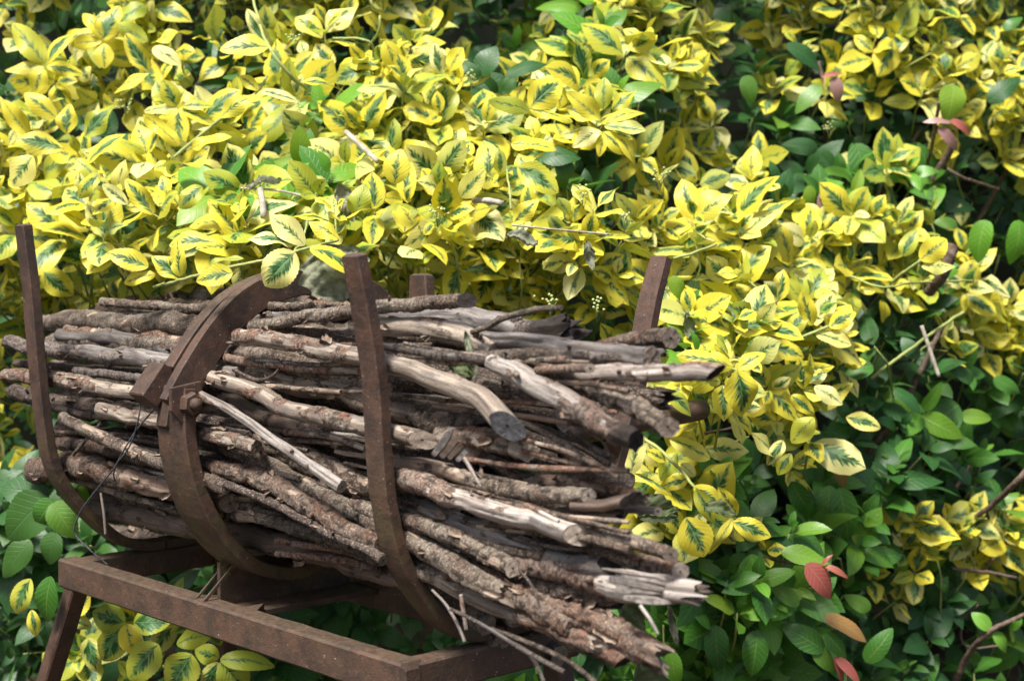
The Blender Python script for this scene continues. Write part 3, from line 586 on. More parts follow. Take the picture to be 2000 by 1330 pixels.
TW = [
 ([(844,1152),(868,1176),(883,1200),(898,1228),(908,1253)],[5,6,7,7,8],-.012,'white',[.2,.2],'pale curved twig hanging free below the near right upright'),
 ([(900,1160),(905,1192),(911,1229)],[8,8,8],-.008,'white',[.3,.2],'short pale twig hanging straight down beside the curved twig'),
 ([(1003,1104),(1030,1130),(1046,1158),(1059,1198)],[4,5,5,5],-.016,'grey',[.8,.8],'hair-thin twig curving down across the reddish bark branch'),
 ([(880,1190),(930,1214),(990,1250),(1050,1284),(1103,1312)],[6,8,9,9,9],-.02,'grey',[.6,.5],'long grey twig drooping over the right rail, upper of two'),
 ([(960,1228),(1047,1262),(1110,1292),(1180,1345)],[8,10,10,9],-.012,'bark',[.9,.9],'long brown twig drooping past the right rail to the bottom edge'),
 ([(906,893),(920,916),(930,934),(940,950)],[8,9,7,3],-.006,'white',[.3,.1],'small pointed splinter stuck in the dark gap left of centre'),
 ([(1023,984),(1058,1002),(1092,1018)],[8,10,8],-.004,'white',[.4,.4],'pale twig resting on the whitest branch near its end'),
 ([(1250,1182),(1268,1208),(1285,1238)],[8,8,6],-.002,'white',[.1,.1],'pale splinter hanging under the torn white splinters'),
 ([(500,848),(510,868),(518,890)],[13,14,13],.003,'pale',[.4,.3],'short side stub poking down from the dark grey stick'),
 ([(199,824),(184,842),(166,862),(143,888)],[6,7,7,7],-.012,'bark',[.8,.8],'crooked twig leaning against the torn left end'),
 ([(104,1006),(145,1005)],[4,4],.0,'white',[0,0],'tiny pale twig tip among the dark leaves at far left'),
 ([(197,962),(202,1000),(206,1042)],[5,6,6],-.01,'pale',[.3,.3],'thin twig hanging below the fattest branch beside the wire'),
 ([(1150,842),(1180,866),(1190,890)],[5,5,4],.02,'pale',[.5,.5],'fine crooked twig just under the charred black end'),
 ([(530,640),(620,648),(700,660)],[10,10,9],.05,'dark',[1,1],'dark twig in the slot under the upward curving stick'),
 ([(455,722),(500,742),(530,735),(545,720)],[7,8,7,5],.012,'dark',[1,1],'twisted dark twig between the ringed stick and the pale brown stick'),
 ([(1062,1330),(1040,1285),(1012,1262)],[9,9,8],.05,'grey',[.5,.5],'grey twig behind the drooping twigs at the bottom edge'),
]
rs = random.Random(5)
def place_stick(k, pts, wd, layer, kind, barkf, opt, label, name='stick', grp='sticks stacked in the iron cradle'):
    s = .02
    for it in range(4):
        W3 = [ons(x, y, s) for x, y in pts]; U = np.array([loc(p) for p in W3]); o_ = np.argsort(U[:, 0]); need = []
        rad = np.mean([w/2*p[1]/F for w, p in zip(wd, W3)])
        for (hu, cv) in HOOPS:
            if U[:, 0].min()-.01 < hu < U[:, 0].max()+.01:
                need.append(hoop_s(float(np.interp(hu, U[o_, 0], U[o_, 2])), cv)+.008+rad*1.12)
        if not need: need = [.0+rad]
        s = max(need)+layer
    R = [w/2*p[1]/F for w, p in zip(wd, W3)]
    big = max(wd)
    opt = dict(opt); ec = opt.pop('end', 'tan'); 
    me, caps, (Q, T, r) = stick_mesh(W3, R, barkf, k+1, seg=26 if big > 30 else (18 if big > 14 else 9), step=.0026 if big > 14 else .005, **opt)
    org = Vector(W3[0]); me.transform(Matrix.Translation(-org))
    o = link(name, me, WM[kind]); o.location = org
    tag(o, label, name, grp)
    if big > 11:
        for c, ek in zip(caps, ('tan', ec)):
            c.transform(Matrix.Translation(-org)); e = link('cut_end', c, EM[ek], o)
            if ek in ('grey', 'dark') and c is caps[1]: e['label'] = ek+(' oval cut face' if ek == 'grey' else ' blackened end')
    # loose flakes of bark lifting off the visible side
    nf = int((np.mean(barkf) > .2)*len(Q)*.028*(big > 18)*opt.get('rough', 1.)*1.1)
    for i in range(nf):
        q = rs.randrange(3, len(Q)-3); a = rs.uniform(-.6, 1.4)
        nrm = norm(-EY*math.cos(a)+EZ*math.sin(a)); tx = norm(T[q]-nrm*(T[q]@nrm)+rs.uniform(-.4, .4)*np.cross(nrm, T[q])); ty = np.cross(nrm, tx)
        p = Q[q]+nrm*(r[q]*1.04+.0006)-np.array(org); sc = rs.uniform(.45, .95)*min(1.2, r[q]/.009)
        M = Matrix(((tx[0]*sc, ty[0]*sc, nrm[0]*sc, p[0]), (tx[1]*sc, ty[1]*sc, nrm[1]*sc, p[1]), (tx[2]*sc, ty[2]*sc, nrm[2]*sc, p[2]), (0, 0, 0, 1)))
        link('bark_flake', rs.choice(FLK), None, o, M)
    # broken side shoots
    for i in range(0 if big < 20 else rs.choice([0, 1, 1, 2])):
        q = rs.randrange(8, len(Q)-8) if len(Q) > 20 else 5; a = rs.uniform(-.3, 1.5); nrm = norm(-EY*math.cos(a)+EZ*math.sin(a)); dr_ = norm(nrm+T[q]*rs.uniform(.5, 1.4)); ln = rs.uniform(.006, .016); w_ = r[q]*rs.uniform(.16, .3)
        b0 = Q[q]+nrm*r[q]*.7-np.array(org); v, f = tube_pts([b0, b0+dr_*ln*.5, b0+dr_*ln], [w_*1.5, w_, w_*.85], 'side_shoot', seg=8); me2 = mesh('side_shoot', v, f)
        n_ = len(v); fattr(me2, 'bark', np.ones(n_)); fattr(me2, 'crack', np.zeros(n_)); fattr(me2, 'st', v, 'FLOAT_VECTOR', 'vector'); link('side_shoot', me2, WM[kind], o)
    return o
for k, (pts, wd, ly, kind, bf, opt, lab) in enumerate(ST): place_stick(k, pts, wd, ly, kind, bf, opt, lab)
def slats(segs, w, mats, name='splinter', ds=0.):
    par = bpy.data.objects.get(segs[0]); org = np.array(par.location)
    for i, (x0, y0, x1, y1, dep) in enumerate(segs[1:]):
        a, b = atd(x0, y0, dep), atd(x1, y1, dep-.004); w_ = w*rs.uniform(.6, 1.25)/2*dep/F; t = (b-a)/np.linalg.norm(b-a); sd_ = norm(np.cross(t, CAMV)); nn = np.cross(t, sd_)
        P = [a, a+(b-a)*.35+nn*.0008, a+(b-a)*.8, b]; v, f = sweep(P, sd_, [w_*.6, w_, w_*.9, w_*.35], [w_*.35, w_*.6, w_*.5, w_*.2], name, n_extra=4, cham=.3, jitter=.0012)
        me = mesh(name, v, f, False); me.transform(Matrix.Translation(-Vector(org))); fattr(me, 'bark', np.zeros(len(v))); fattr(me, 'crack', np.zeros(len(v)))
        fattr(me, 'st', [(k % 8*.002, 0, k*.004) for k in range(len(v))], 'FLOAT_VECTOR', 'vector'); link(name, me, mats[i % len(mats)], par)
CAMV = np.array([0, -1., 0])
k1, k2 = [[o.name for o in COL.objects if o.get('label', '').startswith(t)][0] for t in ('split brown stick ending in', 'thick branch torn open')]
dB = next(o for o in COL.objects if o.name == k1); 
depB = ons(900, 850, loc(np.array(dB.location))[1])[1]-.022; depW = ons(1260, 1140, loc(np.array(COL.objects[k2].location))[1])[1]-.026
slats([k1]+[(846+i*15, 890+i*3, 884+i*14, 838+i*9, depB+.001*(i % 2)) for i in range(7)], 17, [WM['grey'], WM['dark'], WM['dark']])
slats([k2]+[(1175+(i*37) % 60, 1110+i*9.5, 1338-(i*23) % 40, 1132+i*7.5, depW+.001*(i % 3)) for i in range(7)], 14, [WM['white'], WM['white'], WM['grey']])
for k, (pts, wd, ly, kind, bf, lab) in enumerate(TW): place_stick(200+k, pts, wd, ly, kind, bf, dict(rough=.8), lab, 'twig', 'loose twigs on the stick pile')
# slender sticks filling the gaps between the thick ones
import re
USED = set()
def slender(k, pts, wd, layer, kind, bf, opt, lab, name, grp):
    mx, my = pts[1][0]*.5+pts[2][0]*.5, pts[1][1]*.5+pts[2][1]*.5; best = None
    for a in ST:
        P = a[0]
        if not (P[0][0]-20 < mx < P[-1][0]+20): continue
        y = float(np.interp(mx, [p[0] for p in P], [p[1] for p in P])); d = my-y
        if best is None or abs(d) < abs(best[0]): best = (d, a)
    w = best[1][6].split(); n = len(w)
    for i in range(3, len(w)):
        if w[i] in ('with', 'at', 'on', 'in', 'just', 'whose', 'under', 'below', 'behind', 'from', 'to', 'that', 'of', 'into', 'beneath', 'above', 'sticking', 'crossing', 'ending', 'between', 'passing', 'beside', 'and', 'low', 'lying', 'leaving', 'through', 'lengthwise', 'along', 'directly', 'second', 'standing', 'wedged', 'hidden', 'deep', 'pointing', 'projecting', 'split', 'running', 'right', 'cut'): n = i; break
    short = ' '.join(w[:min(n, 7)]).rstrip(',')
    tone = {'bark': 'brown', 'red': 'reddish', 'pale': 'pale', 'grey': 'grey'}[kind]; size = 'thin' if wd[1] < 11 else 'slender'
    end = ' towards its right end' if mx > sum(p[0] for p in best[1][0][::len(best[1][0])-1])/2 else ' towards its left end'
    lab = f"{size} {tone} stick {'below' if best[0] > 0 else 'above'} the {short}{end}"
    if lab in USED: lab = lab.replace(' stick', ' shorter stick' if pts[-1][0]-pts[0][0] < 300 else ' longer stick', 1)
    USED.add(lab); place_stick(300+k, pts, wd, layer, kind, bf, opt, lab, name, grp)
for k in range(58):
    x0 = rs.uniform(90, 1000); y0 = rs.uniform(615, 1090)+(x0-500)*.12; ln = rs.uniform(160, 480); x1 = min(x0+ln, 1230)
    sl = (y0-534)/(x0+1911)+rs.uniform(-.10, .10); bend = rs.uniform(-9, 9); w_ = rs.choice([8, 10, 12, 15, 18])
    if y0 > 1000 and x0 < 480 or y0+sl*(x1-x0) > 1180 or (x0 < 150 and not 650 < y0 < 950): continue
    pts = [(x0+(x1-x0)*t, y0+sl*(x1-x0)*t+bend*math.sin(t*3.1)+rs.uniform(-2, 2)) for t in (0, .35, .7, 1.)]
    slender(k, pts, [w_*.8, w_, w_, w_*.85], rs.uniform(.012, .040), rs.choice(['bark', 'red', 'pale', 'bark', 'grey']), [rs.uniform(.3, 1), rs.uniform(.3, 1)], dict(knots=0, rough=1.3), '', 'stick', 'slender sticks in the gaps of the pile')
# inner sticks of the pile, seen only through the gaps
kk = 0
for row in range(9):
    z = .055+row*.034
    w0 = hoop_s(z, NEAR)+.060; w1 = float(np.interp(z, [.0, .05, .1, .2, .3, .4], [.16, .24, .28, .32, .35, .36]))
    ncol = 5 if row < 8 else 3
    for c in range(ncol):
        sv = w0+(w1-w0)*(c+rs.uniform(.2, .8))/ncol; u0 = rs.uniform(-.22, -.10); u1 = rs.uniform(.66, .80)
        drop = np.interp(row, [0, 8], [.085, .01])
        zz = z+rs.uniform(-.006, .006)
        P = [rk(u0, sv+rs.uniform(-.01, .01), zz-.006), rk(.1, sv, zz), rk(.55, sv+rs.uniform(-.01, .01), zz-.004), rk(u1, sv-.01, zz-drop*rs.uniform(.5, 1))]
        R = [rs.uniform(.011, .016)]*4
        me, caps, _ = stick_mesh(P, R, [.9, .95], 60+kk, seg=12, step=.008, rough=1.1)
        org = Vector(P[0]); me.transform(Matrix.Translation(-org)); o = link('stick', me, WM[rs.choice(['dark', 'bark', 'dark'])]); o.location = org  # mostly dark bark, chosen to deepen the shadow in the gaps
        tag(o, 'brown bark stick packed inside the pile behind the outer sticks', 'stick', 'inner sticks of the pile')
        for cme in caps: cme.transform(Matrix.Translation(-org)); link('cut_end', cme, EM['tan'], o)
        kk += 1
# wires
def wire(px, s, lab, w=3.2, mat=WIRE, name='wire', cat='wire'):
    P = [ons(x, y, s+ds) for x, y, ds in px]; Q, R = catmull(P, [w/2*p[1]/F for p in P], .004)
    v, f = tube_pts(list(Q), R, name, seg=7); me = mesh(name, v, f); me.transform(Matrix.Translation(-Vector(P[0])))
    o = link(name, me, mat); o.location = Vector(P[0]); return tag(o, lab, cat)
wire([(305,795,0),(268,838,-.005),(243,877,-.01),(224,912,-.005),(196,947,0),(170,980,.0),(154,1006,.0),(146,1040,.0),(174,1072,.01),(212,1104,.03)], -.045, 'longer dark wire looping from the clamp down to the frame corner')
wire([(267,744,0),(270,775,-.004),(273,802,-.01),(262,850,-.01),(248,880,-.01),(230,903,-.01),(222,925,-.006),(225,939,0)], -.048, 'shorter dark wire with a hooked end hanging from the clamp')

# ------------------------------------------------------------------ leaves
def leaf_geo(W, fold, curl, wave, seed, nv=7, hi=False, tipw=1.0, obov=.85, tw=0., serr=None):
    r = random.Random(seed)
    if hi: nv = 22
    us = (-1, -.55, 0, .55, 1); v, uv = [], []
    for i in range(nv+1):
        t = i/nv; w = W*max(0., math.sin(math.pi*t**obov))**.66
        if i == 0: w = W*.03
        if i == nv: w = W*.015
        ph = wave*math.sin(t*math.pi*2.3+seed)
        se = (1+.022*(1 if i % 2 else -1)) if hi and 0 < i < nv else 1+r.uniform(-.03, .03)
        a = tw*t
        for u in us:
            x = u*w*.5*(se if abs(u) == 1 else 1)
            y = t-(.05*abs(u)*w if 0 < i < nv else 0)
            z = fold*abs(x)*1.0-curl*(t**2.2)+ph*u*abs(u)*w*.5+.06*math.sin(t*3.)-.35*curl*abs(u)**2*w
            v.append((x*math.cos(a)-z*math.sin(a)*.5, y, z+x*math.sin(a))); uv.append((u*.5+.5, t))
    f = []
    for i in range(nv):
        for j in range(4): q = i*5+j; f.append((q, q+1, q+6, q+5))
    return np.array(v), np.array(f), np.array(uv)
def leaf_me(g, name='leaf'):
    v, f, uv = g; me = fast_mesh(name, v, f); ul = me.uv_layers.new(name='UVMap')
    li = np.zeros(len(me.loops), np.int32); me.loops.foreach_get('vertex_index', li); ul.data.foreach_set('uv', uv[li].astype(np.float32).ravel()); return me
GEO, ME = {}, {}
def gp(kind, i, hi):
    r = random.Random(i*17+3)
    if kind in 'yk': return dict(W=r.uniform(.54, .68), fold=r.uniform(-.15, .32), curl=r.choice([.05, .14, .26, .40, .10, -.08]), wave=r.uniform(.05, .38), obov=r.uniform(.86, 1.12), tw=r.uniform(-.55, .55))
    if kind in 'rp': return dict(W=r.uniform(.34, .42), fold=r.uniform(.2, .5), curl=r.uniform(.1, .3), wave=.08, obov=.85, tw=r.uniform(-.3, .3))
    return dict(W=r.uniform(.46, .56), fold=r.uniform(.0, .35), curl=r.uniform(.05, .28), wave=r.uniform(.03, .14), obov=r.uniform(.74, .88), tw=r.uniform(-.3, .3))
NVAR = 12
for kind in LM:
    for i in range(NVAR):
        for hi in (False, True):
            g = leaf_geo(seed=i+ord(kind), hi=hi, nv=6, **gp(kind, i, hi)); GEO[kind, i, hi] = g
            me = leaf_me(g); me.materials.append(LM[kind]); ME[kind, i, hi] = me
def leaf_M(p, d, n, L, wmul=1.):
    d = norm(d); n = np.array(n, float); n = n-d*(n@d); n = norm(n); x = np.cross(d, n)
    return np.array([[x[0]*L*wmul, d[0]*L, n[0]*L, p[0]], [x[1]*L*wmul, d[1]*L, n[1]*L, p[1]], [x[2]*L*wmul, d[2]*L, n[2]*L, p[2]], [0, 0, 0, 1]])
# depth of the foliage in front of the camera (metres), by picture position, from what overlaps what; above the view shaped as an unseen overhang to cast shade
DP = np.array([(-100,-100,2.95),(0,0,2.8),(500,0,2.62),(1000,0,2.95),(1500,0,3.0),(2100,-50,3.1),(-100,-430,2.6),(250,-430,2.5),(650,-430,2.5),(1050,-430,2.7),(1600,-430,2.9),(2100,-430,3.0),(150,120,2.55),(0,250,2.5),(500,250,2.36),(800,250,2.34),(1180,220,2.3),(1400,250,2.75),(1600,250,2.9),(2000,250,2.9),
 (0,450,2.35),(250,430,2.08),(450,440,2.0),(650,440,2.02),(850,450,2.1),(1150,480,2.12),(1400,480,2.2),(1650,470,2.5),(2000,450,3.1),
 (0,600,2.65),(200,590,2.65),(450,540,2.35),(700,540,2.35),(850,560,2.3),(1100,600,2.25),(1200,640,2.2),(1400,690,2.0),(1600,640,2.3),(1800,600,2.6),(2000,600,2.85),
 (0,850,2.75),(300,800,2.8),(1000,800,2.6),(1300,880,2.08),(1440,760,1.98),(1550,820,2.2),(1700,850,2.5),(2000,850,2.95),
 (0,980,2.35),(400,1000,2.6),(800,1000,2.6),(1200,1000,2.4),(1350,950,2.08),(1450,1030,2.05),(1650,950,2.4),(1900,1000,2.6),
 (0,1200,2.3),(250,1240,2.12),(400,1300,2.05),(700,1200,2.25),(900,1330,2.2),(1450,1130,2.1),(1250,1280,2.25),(1700,1250,2.45),(2050,1250,2.7),(300,1400,2.1),(1000,1450,2.2),(2000,1450,2.6)], float)
def depth(x, y):
    w = 1/(((DP[:, 0]-x)**2+(DP[:, 1]-y)**2)+900)**1.6
    return float((w*DP[:, 2]).sum()/w.sum())
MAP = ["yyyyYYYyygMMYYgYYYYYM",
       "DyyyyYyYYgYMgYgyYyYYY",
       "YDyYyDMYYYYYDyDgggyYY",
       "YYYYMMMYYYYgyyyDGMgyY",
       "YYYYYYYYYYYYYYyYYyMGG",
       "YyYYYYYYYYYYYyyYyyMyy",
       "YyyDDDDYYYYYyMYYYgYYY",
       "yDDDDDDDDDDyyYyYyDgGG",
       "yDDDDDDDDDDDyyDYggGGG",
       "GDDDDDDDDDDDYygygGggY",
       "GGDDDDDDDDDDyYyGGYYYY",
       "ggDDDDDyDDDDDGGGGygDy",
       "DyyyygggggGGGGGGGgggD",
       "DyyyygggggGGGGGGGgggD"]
def mapc(x, y): return MAP[int(np.clip(y//100, 0, 13))][int(np.clip(x//100, 0, 20))]
THINGS = {
 'A': ('variegated_shrub', 'largest bush of yellow-margined leaves above and behind the stick pile', 'shrub'),
 'B': ('variegated_shrub', 'shaded yellow-green variegated bush under the front rail of the cradle', 'shrub'),
 'C': ('variegated_shrub', 'yellow variegated bush just right of the protruding stick ends', 'shrub'),
 'D': ('variegated_shrub', 'out of focus yellow variegated bush in the upper right corner', 'shrub'),
 'E': ('variegated_shrub', 'blurred low row of yellow variegated leaves at lower right', 'shrub'),
 'F': ('green_shrub', 'glossy dark green shrub at the left edge behind the cradle leg', 'shrub'),
 'G': ('green_shrub', 'broad-leaved green shrub filling the lower right, with red young tips', 'shrub'),
 'H': ('green_shrub', 'blurred green shrub with bare brown branches at upper right', 'shrub'),
 'I': ('green_shrub', 'dark green shrub seen under the cradle between its legs', 'shrub'),
}
def owner(kind, x, y):
    if kind in 'yk':
        if y > 1080 and x < 1000: return 'B'
        if x < 1290 and y < 800: return 'A'
        if y < 400: return 'D'
        if x > 1630 and y > 900: return 'E'
        return 'C'
    if x < 300 and y > 600: return 'F'
    if x > 1150 and y > 640: return 'G'
    if x > 1150: return 'H'
    if y > 640: return 'I'
    return 'H' if x > 800 else 'F2'
LEAVES = {k: [] for k in THINGS}; STEMS = {k: [] for k in THINGS}
def add_leaf(ow, kind, M, hero, px, py, prio):
    if ow == 'F2': ow = 'A'
    LEAVES[ow].append((prio, kind, M, hero, random.randrange(NVAR)))
UPV = np.array([0, 0, 1.]); CAMV = np.array([0, -1., 0])
rl = random.Random(21)
def rv(s): return np.array([rl.gauss(0, s), rl.gauss(0, s), rl.gauss(0, s)])
def hero(bx, by, tx, ty, kind='y', d=None, w=None, tilt=None):
    dd_ = d if d is not None else depth(bx, by)-.05
    p = atd(bx, by, dd_); tip = atd(tx, ty, dd_+rl.uniform(-.012, .004)); L = float(np.linalg.norm(tip-p))*1.04
    i = rl.randrange(NVAR); W0 = gp(kind, i, True)['W']
    n = CAMV*.9+UPV*.45+rv(.22) if tilt is None else CAMV*(1-tilt)+UPV*tilt+rv(.1)
    ow = owner(kind, bx, by)
    LEAVES['A' if ow == 'F2' else ow].append((-10, kind, leaf_M(p, tip-p, n, L, (w/W0) if w else 1.), True, i))
def sprig(x, y, kind, depth_off=0., big=1., prio=0, up=.75):
    d = depth(x, y)+depth_off; c = atd(x, y, d); lsz = (.0665 if kind in 'yk' else .069)*big*rl.uniform(.8, 1.15)
    side = (x-1000)/1000*.15
    a = norm(CAMV*rl.uniform(.35, 1.)+UPV*up*rl.uniform(.5, 1.3)+np.array([side, 0, 0])+rv(.28))
    u0 = norm(np.cross(a, np.array([.3, .2, 1.])+rv(.3))); b0 = np.cross(a, u0); ph = rl.uniform(0, math.pi)
    npair = rl.choice([2, 3, 3, 4]); ow = owner(kind, x, y)
    for k in range(npair):
        t = ph+k*math.pi/2+rl.uniform(-.25, .25); el = [.55, .95, 1.2, 1.4][k]+rl.uniform(-.15, .2)
        sz = lsz*[.55, .92, 1.08, .98][k]*rl.uniform(.74, 1.16); base = c-a*(k*.011*big)
        for sgn in (1, -1):
            if rl.random() < .04: continue
            rad = (u0*math.cos(t)+b0*math.sin(t))*sgn
            dr = norm(a*math.cos(el)+rad*math.sin(el)+rv(.10)-UPV*.10)
            p = base+dr*.004; kd = kind
            if kind == 'y' and rl.random() < .13: kd = 'k'
            if kind == 'g' and rl.random() < .10: kd = 'l'
            if kind == 'l' and rl.random() < .35: kd = 'g'
            n = a-rad*.05+rv(.16)+CAMV*.15
            add_leaf(ow, kd, leaf_M(p, dr, n, sz, rl.uniform(.9, 1.12)), False, x, y, prio+d*.5+k*.05)
    s1 = c-a*.01; s2 = c-a*.05+rv(.006); s3 = s2-a*.05+np.array([0, .05, -.03])+rv(.012)
    STEMS['A' if ow == 'F2' else ow].append((s1, s2, s3, .0013*big))
# foliage heights: the far-behind dark layer first, then the front layers
def fill(step, off, fn, x0=-120, x1=2120, y0=-120, y1=1400):
    y = y0; row = 0
    while y < y1:
        x = x0+(step/2 if row % 2 else 0)
        while x < x1:
            fn(x+rl.uniform(-.45, .45)*step, y+rl.uniform(-.45, .45)*step); x += step
        y += step*.86; row += 1
def front(x, y):
    m = mapc(x, y); d0 = rl.uniform(-.03, .05)
    if y > 1080 and x < 1150 and m in 'gD':
        if rl.random() < .5: sprig(x, y, 'd', .12, 1., 3)  # darker leaf kind puts the shade under the cradle into the colour
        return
    if 1265 < x < 1430 and 765 < y < 860: return
    rackzone = (20 < x < 1300 and 560 < y < 1090) or (560 < x < 1150 and 1000 < y < 1180)
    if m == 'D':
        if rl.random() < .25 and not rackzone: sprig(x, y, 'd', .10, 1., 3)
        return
    if rackzone and m in 'yY' and y > 610 and x < 1200 and x > 120: return
    if m == 'Y': sprig(x, y, 'y', d0)
    elif m == 'y' and y > 1100 and x < 600:
        if rl.random() < .28: sprig(x, y, 'k', .10, .9)  # greener kind dims this bush the way shade under the rail would
    elif m == 'y':
        if rl.random() < .62: sprig(x, y, 'y', d0+.03, up=.4)
        elif rl.random() < .25: sprig(x, y, 'd', .08)
    elif m == 'M':
        r = rl.random()
        sprig(x, y, 'k' if r < .4 else ('y' if r < .65 else 'l'), d0)
    elif m == 'G':
        r = rl.random(); sprig(x, y, 'd' if x < 300 else ('g' if r < .56 else ('l' if r < .72 else 'd')), d0, 1.05)
    elif m == 'g':
        if rl.random() < .55: sprig(x, y, 'g' if rl.random() < .45 and x > 400 else 'd', d0+.05, 1.)
def second(x, y):
    m = mapc(x, y)
    rackzone = (20 < x < 1320 and 540 < y < 1100)
    if rackzone and m != 'D' : return
    r = rl.random()
    if m in 'Yy': 
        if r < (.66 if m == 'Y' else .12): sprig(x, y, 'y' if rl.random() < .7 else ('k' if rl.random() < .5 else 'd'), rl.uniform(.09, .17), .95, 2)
    elif m == 'M': sprig(x, y, 'k' if r < .4 else 'g', rl.uniform(.08, .16), 1., 2)
    elif m in 'Gg':
        if r < (.8 if m == 'G' else .4): sprig(x, y, 'g' if rl.random() < .4 and x > 400 else 'd', rl.uniform(.10, .2), 1.05, 2)
    elif r < .3: sprig(x, y, 'd', .3, 1.05, 3)
def third(x, y):
    m = mapc(x, y); r = rl.random()
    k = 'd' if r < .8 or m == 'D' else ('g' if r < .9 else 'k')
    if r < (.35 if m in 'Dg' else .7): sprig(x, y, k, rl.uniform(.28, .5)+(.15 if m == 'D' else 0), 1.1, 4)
fill(60, 0, front, y0=-560); fill(76, 0, second, y0=-560); fill(95, 0, third, y0=-560)  # unseen hedge carried above the view to block sky light
